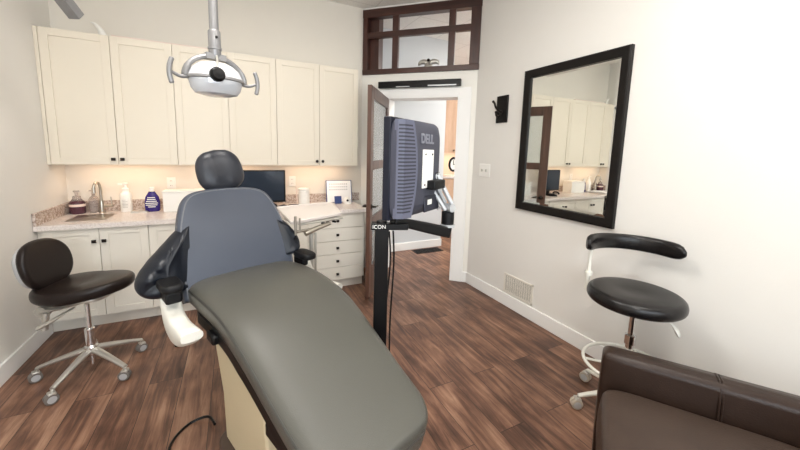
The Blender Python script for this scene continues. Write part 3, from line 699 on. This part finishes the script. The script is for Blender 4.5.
# headrest
b = B(); rings = []
for i in range(25):
    v = -1 + 2 * i / 24; s = math.sqrt(max(1 - abs(v) ** 2.6, 0)) ** .8 if abs(v) < 1 else 0
    s = max(s, .02); wd = .131 * s * (1 - .05 * v) ; dp_ = .055 * max(s, .03) ; ring = []
    for k in range(32):
        a = 2 * pi * k / 32; cx = abs(cos(a)) ** .8 * (1 if cos(a) > 0 else -1) * wd; cy = sin(a)
        yy = cy * dp_
        if cy < 0: yy += .014 * math.exp(-(cx / .03) ** 2) * s
        ring.append(Vector((cx, yy, v * .128)))
    rings.append(ring)
loft(b, rings)
HT = Matrix.Translation((-.012, .325, 1.415)) @ Matrix.Rotation(radians(-14), 4, 'X') @ Matrix.Rotation(radians(-9), 4, 'Y')
part('headrest', b, 'head', CH, 'dark padded headrest', ang=70, T=HT)
b = B(); box(b, -.035, .035, -.012, .012, -.30, 0, Matrix.Translation((0, .375, 1.42)) @ Matrix.Rotation(radians(-22), 4, 'X')); part('headrest_bar', b, 'alu', CH, bevel=0.004)
# soft side wings
def wing(s):
    if s < 0: ctl = [(.22, 1.17), (.29, 1.125), (.37, 1.055), (.445, .985), (.485, .93), (.488, .885), (.455, .845), (.385, .825), (.30, .83), (.23, .85)]
    else: ctl = [(.22, 1.14), (.285, 1.105), (.33, 1.05), (.358, .99), (.352, .935), (.32, .90), (.27, .885), (.22, .88)]
    b = B(); o = [(s * p.x, p.y) for p in spline([(x, z, 0) for x, z in ctl], 7)]
    cx = sum(p[0] for p in o) / len(o); cz = sum(p[1] for p in o) / len(o); rg = []
    def ring(k, y):
        out = []
        for i, (x, z) in enumerate(o):
            X = cx + (x - cx) * k; Z = cz + (z - cz) * k; d = abs(X) - .22
            # soft creases running from the tip towards the backrest
            cr_ = (.020 * abs(sin((Z - .80 + d * .75) * 24)) + .009 * sin((Z - d * .6) * 80)) * min(1, (1 - k) * 3.0) * min(1, d * 12 + .2)
            out.append((X, .10 + (Z - .95) * .35 + y - (cr_ if y < 0 else -cr_) - .10 * d, Z))
        return out
    for q in range(13):
        a = -pi / 2 + pi * q / 12; k = max(cos(a), .06) ** .62; rg.append(ring(k, .062 * sin(a)))
    loft(b, rg); part('side_wing', b, 'wing', CH, 'navy soft vinyl side wing', ang=80)
wing(-1); wing(1)
# arm rests
for s in (-1, 1):
    b = B(); o = [((-.375 if s < 0 else .33) + x, -.045 + y) for x, y in sellipse(.046, .085, 28, 3.4)]
    z_ = .895 if s < 0 else .893
    pad(b, o, .036, .014, .003, warp=lambda x, y, z, z_=z_: Vector((x, y, z_ + z))); part('armrest', b, 'blackp', CH, 'black padded armrest', ang=60)
b = B(); box(b, -.405, -.335, -.10, .035, .835, .894); part('arm_bracket', b, 'blackp', CH, bevel=0.012)
b = B(); box(b, .305, .35, -.06, .05, .84, .892); part('arm_bracket', b, 'blackp', CH, bevel=0.012)
# white side cover: sweeps down and forward
def cover(s):
    b = B(); ctl = [(.02, .835, .03), (.0, .80, .045), (-.02, .765, .055), (-.07, .735, .058), (-.14, .725, .055), (-.22, .735, .048), (-.29, .755, .036), (-.33, .77, .02)]
    rg = []
    for p in spline([(y, z, w) for y, z, w in ctl], 4):
        rg.append([Vector((s * .365 + s * .042 * math.copysign(abs(cos(2 * pi * k / 20)) ** .6, cos(2 * pi * k / 20)), p.x, p.y + p.z * math.copysign(abs(sin(2 * pi * k / 20)) ** .6, sin(2 * pi * k / 20)))) for k in range(20)])
    loft(b, rg); part('side_cover', b, 'cwhite', CH, 'white moulded arm cover', ang=50)
cover(-1); cover(1)
# column and base
b = B(); rg = []
for z, x, y0, y1 in ((.045, .185, -.62, -.12), (.30, .185, -.60, -.10), (.60, .185, -.56, .02), (.68, .16, -.50, .06)):
    rg.append([(-x, y0, z), (x, y0, z), (x, y1, z), (-x, y1, z)])
loft(b, rg); part('column', b, 'cream', CH, 'aged cream column cover', bevel=0.012)
b = B(); box(b, -.16, .16, -.48, .1, .66, .735); part('seat_mount', b, 'blackp', CH, bevel=0.01)
part('column_screw', lathe(B(), [(0.008, 0), (0.006, .004), (0, .005)], T=axis_T((-.05, -.600, .30), (0, -1, 0))), 'bronze', CH)
b = B(); o = sellipse(.235, .36, 40, 6); pad(b, [(x, y - .42) for x, y in o], .05, .015, 0, warp=lambda x, y, z: Vector((x, y, z))); part('base_plate', b, 'basebrown', CH, 'dark brown base cover')
b = B(); box(b, -.20, .20, -.80, -.62, .40, .46); part('foot_switch_bar', b, 'black', CH, bevel=0.01)
# cable on floor
b = B(); tube(b, spline([(-.15, 1.93, .03), (-.19, 2.02, .02), (-.28, 2.02, .008), (-.345, 1.93, .008), (-.35, 1.82, .008), (-.30, 1.66, .008)], 8), 0.007, 8)
tag(part('floor_cable', b, 'black'), 'black cable looping over the floor beside the dental chair base', 'cable')
b = B(); lathe(b, [(.03, 0), (.032, .012), (.02, .02), (0, .021)], sy=.5)
o = tag(part('floor_clip', b, 'black'), 'small black object lying on the floor left of the dental chair', 'clip'); o.location = (-0.442, 2.93, 0)

# ---------------------------------------------------------------- delivery tray on its arm
TR = thing('delivery_tray', 'white bracket tray on a slim arm to the right of the backrest', 'tray', (0.46, 2.22, 0), radians(20.47))
inv = Matrix.Rotation(-radians(20.47), 4, 'Z') @ Matrix.Translation((-0.46, -2.22, 0))
def L2(x, y, z): return inv @ Vector((x, y, z))
q4 = [L2(.275, 2.73, 1.1), L2(.752, 2.86, 1.1), L2(.695, 2.34, 1.1), L2(.30, 2.12, 1.1)]
def tray_ring(k, z):
    c = sum((p for p in q4), Vector()) / 4; out = []
    for i in range(4):
        a, m_, b_ = q4[i - 1], q4[i], q4[(i + 1) % 4]
        p = c + (m_ - c) * k; da = (a - m_).normalized(); db = (b_ - m_).normalized()
        for t_ in (0, .25, .5, .75, 1):
            r = .03; p1 = p + da * r; p2 = p + db * r; out.append(((1 - t_) ** 2) * p1 + 2 * t_ * (1 - t_) * p + t_ ** 2 * p2)
    return [Vector((p.x, p.y, z)) for p in out]
b = B(); loft(b, [tray_ring(.94, 1.078), tray_ring(.99, 1.084), tray_ring(1, 1.1), tray_ring(.985, 1.104), tray_ring(.97, 1.097), tray_ring(.5, 1.096)])
part('tray', b, 'traywhite', TR, ang=50)
b = B(); box(b, -.10, .24, -.01, .22, 1.062, 1.078); part('tray_frame', b, 'alu', TR, bevel=0.006)
cl = L2(.437, 2.19, 0)
b = B(); tube(b, [(cl.x, cl.y, .62), (cl.x, cl.y, 1.03)], .014, 14); tube(b, [(cl.x + .035, cl.y + .005, .62), (cl.x + .035, cl.y + .005, 1.0)], .008, 10)
tube(b, [(cl.x, cl.y, .63), (-.16, -.05, .63), (-.26, -.07, .70)], .016, 10); part('post', b, 'alu', TR)
b = B(); tube(b, [(cl.x - .05, cl.y - .01, 1.01), (cl.x + .04, cl.y - .01, 1.035), (cl.x + .15, cl.y + .0, 1.05)], [.018, .016, .012], 12); part('pivot_arm', b, 'steel', TR)
b = B(); h0 = L2(.325, 2.11, 1.05); tube(b, [(h0.x, h0.y, 1.02), (h0.x, h0.y, 1.14)], .008, 10); tube(b, [(h0.x + .03, h0.y, 1.03), (h0.x + .03, h0.y, 1.125)], .006, 10); tube(b, [(h0.x, h0.y, 1.04), (cl.x, cl.y, 1.03)], .010, 10); part('tray_handle', b, 'steel', TR)
b = B()
for i, x in enumerate((.08, .12, .17)): tube(b, [(x, .03, 1.05), (x + .02, .01, 1.045)], .008, 8)
part('instrument_holder', b, 'black', TR)

# ---------------------------------------------------------------- mounted monitor and its post
PX, PY = 0.545, 1.262
ST = thing('monitor_stand', 'black square post stand carrying the monitor arm', 'stand', (PX, PY, 0), radians(-20))
PT = 1.248
part('post', box(B(), -.029, .029, -.024, .024, .19, PT), 'black', ST, bevel=0.004)
part('base', box(B(), -.075, .10, -.075, .075, .1797, .192), 'black', ST, bevel=0.004)
b = B(); tube(b, [(0, 0, PT), (0, 0, PT + .022)], .022, 16); box(b, -.045, .11, -.026, .026, PT - .015, PT + .012); part('head_clamp', b, 'black', ST, bevel=0.004)
text_part('lettering', 'ICON', 'white', ST, .022, .0006, Matrix.Translation((-.012, -.0272, PT - .001)) @ Matrix.Rotation(pi / 2, 4, 'X'), 'small white letters')
ia = Matrix.Rotation(radians(20), 4, 'Z') @ Matrix.Translation((-PX, -PY, 0))
def L3(p): return ia @ Vector(p)
e1 = L3((.905, 1.302, 1.18)); e0 = L3((.585, 1.24, 1.272))
d = e1 - e0; 
b = B(); n_ = Vector((0, 0, 1)); side = d.normalized().cross(n_).normalized(); upv = side.cross(d.normalized())
def sect(p, w, h): return [p - side * w - upv * h, p + side * w - upv * h, p + side * w + upv * h, p - side * w + upv * h]
loft(b, [sect(e0, .024, .014), sect(e0 + d * .25, .026, .02), sect(e0 + d * .6, .028, .024), sect(e1, .03, .026)]); part('lower_arm', b, 'black', ST, bevel=0.008)
b = B(); tube(b, [(e1.x, e1.y, e1.z + .026), (e1.x, e1.y, e1.z + .10)], .03, 20); part('elbow', b, 'blackp', ST)
b = B(); lathe(b, [(.024, 0), (.036, .002), (.036, .012), (.03, .014)], c=(e1.x, e1.y, e1.z + .026)); part('elbow_ring', b, 'silver', ST)
vp = L3((.842, 1.338, 1.418)); eb = Vector((e1.x, e1.y, e1.z + .12))
b = B()
for s_ in (-1, 1):
    o_ = side * (.022 * s_)
    tube(b, [eb + o_ + Vector((0, 0, .02)), vp + o_ + Vector((0, 0, .035))], .0115, 10); tube(b, [eb + o_ - (eb - vp) * 0 + Vector((-.03, 0, -.01)), vp + o_ + Vector((-.035, 0, -.012))], .010, 10)
tube(b, [eb - side * .03, eb + side * .03], .02, 14); tube(b, [vp - side * .03 + Vector((0, 0, .03)), vp + side * .03 + Vector((0, 0, .03))], .017, 14)
part('upper_arm', b, 'silver', ST, 'silver parallel upper arm')
b = B(); tube(b, [vp, vp + Vector((0, 0, .05))], .026, 16); box(b, -.035, .035, -.03, .03, -.015, .04, Matrix.Translation(vp + Vector((-.02, 0, .01)))); part('swivel', b, 'blackp', ST, bevel=0.006)

# monitor: local x from near edge to far edge, local y = back side (towards photographer's right)
nl = Vector((.541, 1.186, 0)); fl = Vector((.876, 1.403, 0)); md = fl - nl; MW = md.length; ma = math.atan2(md.y, md.x)
MO = thing('mounted_monitor', 'grey monitor seen from behind on a silver arm in front of the doorway', 'monitor', ((nl.x + fl.x) / 2, (nl.y + fl.y) / 2, 1.281), ma)
MH = .412; w2 = MW / 2
# back of the monitor faces -y local (towards the right hand wall)
part('bezel', box(B(), -w2, w2, 0, .034, 0, MH), 'monbezel', MO, bevel=0.005)
part('screen', box(B(), -w2 + .02, w2 - .02, .034, .036, .02, MH - .02), 'screen', MO)
b = B()
def mr(k, y, kz=None):
    kz = k if kz is None else kz
    return [(p[0], y, p[1] + MH / 2) for p in sellipse(w2 - .004 - k, MH / 2 - .004 - kz, 48, 9)]
loft(b, [mr(0, 0), mr(0, -.022), mr(.006, -.03), mr(.03, -.045), mr(.045, -.052), mr(.052, -.054)]); CS = part('casing', b, 'moncase', MO, 'blue grey rear casing', ang=50)
# vented crescent panel at the near side
def vent_x(z): return -w2 + .052 + .062 * (1 - ((z - MH * .5) / (MH * .56)) ** 2)
b = B(); rg = []
zs_ = [.012 + (MH - .024) * i / 20 for i in range(21)]
rg = [[(-w2 + .006, -.030, z), (-w2 + .022, -.052, z), (vent_x(z), -.064, z), (vent_x(z) + .006, -.040, z), (-w2 + .006, -.015, z)] for z in zs_]
loft(b, rg); VP = part('vent_panel', b, 'monvent', MO, 'lighter grey slotted side panel', ang=30)
b = B()
for i in range(25):
    z = .035 + i * .0142; x0 = -w2 + .024; x1 = vent_x(z) - .014
    q_ = lambda x: -.052 - .012 * (x + w2 - .022) / (vent_x(z) + w2 - .022) - .0006
    y0 = q_(x0); y1 = q_(x1)
    x0 = -w2 + .022; y0 = -.0526
    for (xa, ya), (xb, yb) in (((-w2 + .008, -.0335), (x0, y0)), ((x0, y0), (x1, y1))):
        v = [(xa, ya, z), (xb, yb, z), (xb, yb, z + .0062), (xa, ya, z + .0062)]
        loft(b, [v, [(p[0] + .001, p[1] + .003, p[2]) for p in v]])
part('slots', b, 'mondark', VP)
part('vesa_plate', box(B(), -.03, .07, -.062, -.054, .122, .288), 'white', MO, 'white mounting plate', bevel=0.003)
b = B()
for (x, z) in ((-.012, .268), (.052, .268), (-.014, .137)): lathe(b, [(.005, 0), (.004, .002), (0, .002)], T=axis_T((x, -.062, z), (0, -1, 0)), seg=10)
part('plate_screws', b, 'black', MO)
part('mount_block', box(B(), .01, .125, -.10, -.0545, .115, .155), 'blackp', MO, bevel=0.006)
part('port_bay', box(B(), .0, .15, -.060, -.05, .012, .085), 'mondark', MO, bevel=0.01)
part('port_label', box(B(), .025, .065, -.062, -.060, .045, .068), 'white', MO, 'small white sticker')
text_part('logo', 'DELL', 'logogrey', MO, .055, .002, Matrix.Translation((.012, -.0555, .332)) @ Matrix.Rotation(pi / 2, 4, 'X'), 'raised grey letters', offset=.0018)
# bring the stand and the monitor to their real distance and size, clear of the dental chair
KS = 1.13
def resize(root, dz):
    for ch in root.children_recursive: ch.data.transform(Matrix.Translation((0, 0, dz)) @ Matrix.Scale(KS, 4))
resize(ST, 1.5609 * (1 - KS)); ST.location = (PX * KS, PY * KS, 0)
resize(MO, 0); MO.location = (MO.location.x * KS, MO.location.y * KS, 1.5609 + KS * (MO.location.z - 1.5609))
# cables hanging down from it
for k, (x, y) in enumerate(((.661, 1.435), (.684, 1.441))):
    b = B(); tube(b, spline([(x, y, 1.172), (x + .012, y + .01, 1.0), (x - .006 + k * .01, y + .02, .7), (x + .004, y + .03, .35), (x - .01 - k * .02, y + .05, .03), (x - .05, y + .05, .008), (x - .12, y, .018)], 8), 0.0045, 8)
    tag(part('monitor_cable', b, 'black'), ['black cable hanging from the mounted monitor, nearer its post', 'black cable hanging from the mounted monitor, farther from its post'][k], 'cable')

# ---------------------------------------------------------------- stools
def caster(parent, x, y, a, m='alu'):
    w = parent.location; c = math.atan2(-(w.y + y), -(w.x + x)) + radians(-90 + 24 * sin(a * 3))
    T = Matrix.Translation((x, y, 0)) @ Matrix.Rotation(c, 4, 'Z'); tb = B(); hb = B()
    for s in (-1, 1):
        W_ = T @ Matrix.Translation((0.008, s * .013, .0335)) @ Matrix.Rotation(pi / 2, 4, 'X')
        lathe(tb, [(.001, -.009), (.029, -.009), (.0335, -.005), (.0335, .005), (.029, .009), (.001, .009)], T=W_, seg=22)
        lathe(hb, [(.022, -.0108), (.0215, -.0108), (.012, -.0115), (.001, -.0115)] if s > 0 else [(.001, .0115), (.012, .0115), (.022, .0108)], T=W_, seg=22)
    o = part('caster', tb, m, parent); part('hub_cap', hb, 'silver', o)
    b = B(); box(b, -.014, .022, -.021, .021, .055, .072, T); tube(b, [T @ Vector((0, 0, .06)), T @ Vector((0, 0, .088))], .008, 10); part('fork', b, 'alu', o, bevel=0.004)
LS = thing('operator_stool', 'black stool with oval backrest and chrome star base by the base cabinets', 'stool', (-0.925, 2.81, 0), 0)
for i in range(5):
    a = radians(32 + 72 * i); r = .29
    b = B(); rg = []
    for k in range(9):
        t_ = k / 8; rr_ = .02 + (r - .02) * t_; z = .165 - .075 * t_ ** 1.2; w = .024 - .009 * t_; h = .022 - .012 * t_
        c0 = Vector((rr_ * cos(a), rr_ * sin(a), z)); sd = Vector((-sin(a), cos(a), 0))
        rg.append([c0 + sd * w * math.copysign(abs(cos(2 * pi * j / 12)) ** .7, cos(2 * pi * j / 12)) + Vector((0, 0, h * sin(2 * pi * j / 12))) for j in range(12)])
    loft(b, rg); part('leg', b, 'alu', LS, ang=60)
    caster(LS, r * cos(a), r * sin(a), a, 'castgrey')
b = B(); lathe(b, [(.036, .13), (.04, .14), (.038, .19), (.028, .20), (.028, .315), (.024, .32), (.014, .322), (.014, .49), (0, .49)]); part('column', b, 'chrome', LS)
part('lower_tube', lathe(B(), [(.012, .06), (.016, .062), (.016, .13), (0, .13)]), 'chrome', LS)
def seat_out(n=48):
    o = []
    for k in range(n):
        a = 2 * pi * k / n; r = .258 + .014 * cos(2 * a) + .008 * cos(3 * a); o.append((r * cos(a), r * .93 * sin(a)))
    return o
SA = radians(-17)   # stool faces this way
ST_ = Matrix.Rotation(SA, 4, 'Z')
b = B(); pad(b, seat_out(), .08, .034, .012, warp=lambda x, y, z: ST_ @ Vector((x - .02, y + .03, .556 + z + .03 * max(0, x) / .24 - .014 * math.exp(-((x) ** 2 + y * y) / .012))), n=6); part('seat', b, 'brownblk', LS, ang=70)
b = B(); pad(b, sellipse(.15, .13, 30, 3), .02, .006, 0, warp=lambda x, y, z: ST_ @ Vector((x - .02, y + .03, .532 + z))); part('seat_pan', b, 'alu', LS)
# backrest on the side away from the sitter's knees (pointing to the left wall)
BT = ST_ @ Matrix.Translation((-.255, 0.02, .765)) @ Matrix.Rotation(radians(-12), 4, 'Y')
b = B(); pad(b, sellipse(.182, .165, 40, 2.3), .055, .026, .014, warp=lambda x, y, z: BT @ Vector((z - .01 + .6 * x * x, x, y)), n=6); BK = part('backrest', b, 'brownblk', LS, ang=70)
b = B(); pad(b, sellipse(.16, .145, 40, 2.4), .035, .014, .006, warp=lambda x, y, z: BT @ Vector((-z - .006 + .6 * x * x, x, y)), n=5); part('back_shell', b, 'silver', BK, 'pale grey rear shell')
b = B(); tube(b, [ST_ @ Vector(p) for p in spline([(-.285, .03, .74), (-.295, .03, .60), (-.28, .03, .50), (-.21, .02, .485), (-.05, 0, .50)], 6)], .015, 10, flat=1.0); part('back_bar', b, 'alu', LS)
b = B(); lathe(b, [(.001, -.025), (.034, -.025), (.037, -.02), (.037, .02), (.034, .025), (.001, .025)], T=ST_ @ Matrix.Translation((-.215, -.05, .475)) @ Matrix.Rotation(pi / 2, 4, 'X'), seg=20)
tube(b, [ST_ @ Vector((-.17, -.09, .48)), ST_ @ Vector((-.18, -.10, .37))], .018, 12); tube(b, [ST_ @ Vector((-.215, -.06, .475)), ST_ @ Vector((-.10, -.06, .50)), ST_ @ Vector((.02, -.02, .52))], [.028, .026, .02], 10, flat=.5); tube(b, [ST_ @ Vector((0, -.10, .515)), ST_ @ Vector((-.10, -.15, .45)), ST_ @ Vector((-.16, -.17, .42))], [.010, .022, .026], 10, flat=.5); part('levers', b, 'alu', LS)

RS = thing('assistant_stool', 'tall black round stool with curved arm bar and foot ring by the right wall', 'stool', (2.105, 1.065, 0), 0)
for i in range(5):
    a = radians(152 + 72 * i); r = .27
    b = B(); rg = []
    for k in range(9):
        t_ = k / 8; rr_ = .02 + (r - .02) * t_; z = .13 - .045 * t_ ** 1.2; w = .02 - .006 * t_; h = .016 - .006 * t_
        c0 = Vector((rr_ * cos(a), rr_ * sin(a), z)); sd = Vector((-sin(a), cos(a), 0))
        rg.append([c0 + sd * w * math.copysign(abs(cos(2 * pi * j / 12)) ** .7, cos(2 * pi * j / 12)) + Vector((0, 0, h * sin(2 * pi * j / 12))) for j in range(12)])
    loft(b, rg); part('leg', b, 'cwhite', RS, ang=60)
    caster(RS, r * cos(a), r * sin(a), a, 'castlight')
b = B(); lathe(b, [(.03, .10), (.034, .11), (.030, .22), (.022, .225), (.022, .44), (.030, .445), (.030, .50), (.016, .505), (.016, .68), (0, .68)]); part('column', b, 'chrome', RS)
b = B(); tube(b, [(.235 * cos(2 * pi * k / 40), .235 * sin(2 * pi * k / 40), .30) for k in range(40)], .0105, 10, loop=True)
for a in (.3, .3 + 2 * pi / 3, .3 + 4 * pi / 3): tube(b, [(.02 * cos(a), .02 * sin(a), .27), (.13 * cos(a), .13 * sin(a), .295), (.235 * cos(a), .235 * sin(a), .30)], .008, 8)
part('foot_ring', b, 'cwhite', RS)
b = B(); pad(b, sellipse(.247, .247, 48, 2), .075, .034, .0, warp=lambda x, y, z: Vector((x - .01, y + .0, .70 + z - .010 * math.exp(-(x * x + y * y) / .008) + (.004 if z > .05 else 0))), n=6); part('seat', b, 'stoolblk', RS, ang=70)
b = B(); lathe(b, [(.14, .675), (.15, .68), (.15, .695), (0, .696)]); part('seat_pan', b, 'cwhite', RS)
arc = [radians(x) for x in range(124, -30, -6)]
b = B(); rg = []
for i, a in enumerate(arc):
    e = min(i, len(arc) - 1 - i); k = (.35, .78, .95, 1)[min(e, 3)]; rad = .262
    rg.append([Vector(((rad + .026 * k * math.copysign(abs(cos(2 * pi * j / 16)) ** .7, cos(2 * pi * j / 16))) * cos(a), (rad + .026 * k * math.copysign(abs(cos(2 * pi * j / 16)) ** .7, cos(2 * pi * j / 16))) * sin(a), 1.015 - .01 * i / len(arc) + .05 * k * math.copysign(abs(sin(2 * pi * j / 16)) ** .7, sin(2 * pi * j / 16)))) for j in range(16)])
loft(b, rg); part('arm_bar', b, 'stoolblk', RS, 'black padded curved arm bar', ang=60)
a = radians(100); b = B()
tube(b, [(.272 * cos(a), .272 * sin(a), 1.0), (.272 * cos(a), .272 * sin(a), .80)], .011, 10)
tube(b, spline([(.272 * cos(a), .272 * sin(a), .82), (.275 * cos(a), .275 * sin(a), .74), (.262 * cos(a), .262 * sin(a), .685), (.1 * cos(a), .1 * sin(a), .672)], 6), .013, 10)
lathe(b, [(.022, -.012), (.022, .012)], T=axis_T((.272 * cos(a), .272 * sin(a), .80), (0, 0, 1)), seg=14); part('bar_post', b, 'cwhite', RS)
b = B(); tube(b, spline([(.02, -.04, .672), (.045, -.13, .665), (.07, -.18, .62), (.085, -.20, .575)], 6), [.006] * 10 + [.010, .016, .022, .026, .028, .028, .026, .022, .012], 10, flat=.4); part('lever', b, 'cwhite', RS)

# ---------------------------------------------------------------- brown leather armchair
dxy = Vector((.55, -.835)).normalized(); AT = math.atan2(dxy.y, dxy.x)
AC = thing('leather_armchair', 'low dark brown leather armchair in the bottom right corner', 'armchair', (1.50, .86, 0), AT)
# local x = towards its back, local +y = towards the wall
def rrect(b, x0, x1, y0, y1, z0, z1, r, bulge=0, lean=0):
    cx, cy, ex, ey = (x0 + x1) / 2, (y0 + y1) / 2, (x1 - x0) / 2, (y1 - y0) / 2; H_ = z1 - z0; rg = []
    def ring(k, z):
        lz = lean * (z - z0)
        return [(cx + p[0], cy + p[1] + lz, z) for p in sellipse(max(ex - r + r * k, .002) , max(ey - r + r * k, .002), 48, 8)]
    for i in range(6): a = -pi / 2 + pi / 2 * i / 5; rg.append(ring(cos(a), z0 + r + r * sin(a)))
    for i in range(1, 6): rg.append(ring(1 + bulge / max(r, .001) * sin(pi * i / 6), z0 + r + (H_ - 2 * r) * i / 6))
    for i in range(6): a = pi / 2 * i / 5; rg.append(ring(cos(a), z1 - r + r * sin(a)))
    for k in (.66, .33, .05):
        rg.append([(cx + (p[0] - cx) * k, cy + lean * H_ + (p[1] - cy - lean * H_) * k, z1 + bulge * (1 - k)) for p in ring(0, z1)])
    return loft(b, rg)
b = B(); rrect(b, .0, .70, -.58, .0, .26, .52, .03, .006); part('seat', b, 'leather2', AC, ang=60)
b = B(); rrect(b, .01, .70, -.57, .0, .06, .265, .015); part('seat_base', b, 'leather', AC, ang=60)
b = B(); rrect(b, .0, .95, .002, .12, .06, .652, .035, .004, lean=.03); AR = part('arm', b, 'leather', AC, ang=60)
b = B(); tube(b, [(.41, .004, .48), (.41, .012, .58), (.41, .024, .63), (.41, .05, .655), (.41, .10, .655), (.41, .13, .63)], .004, 8); tube(b, [(.42, .004, .48), (.42, .012, .58), (.42, .024, .63), (.42, .05, .655), (.42, .10, .655), (.42, .13, .63)], .003, 8); part('seam', b, 'leather', AR)
b = B(); rrect(b, .10, .95, -.72, -.585, .06, .60, .035, .004, lean=-.03); part('arm', b, 'leather', AC, ang=60)
b = B(); rrect(b, .71, .90, -.58, .0, .08, .67, .05, .01); part('backrest', b, 'leather', AC, ang=60)
for x in (.05, .68):
    for y in (-.62, .06): part('leg', lathe(B(), [(.016, 0), (.022, .065), (0, .065)], c=(x, y, 0)), 'black', AC)
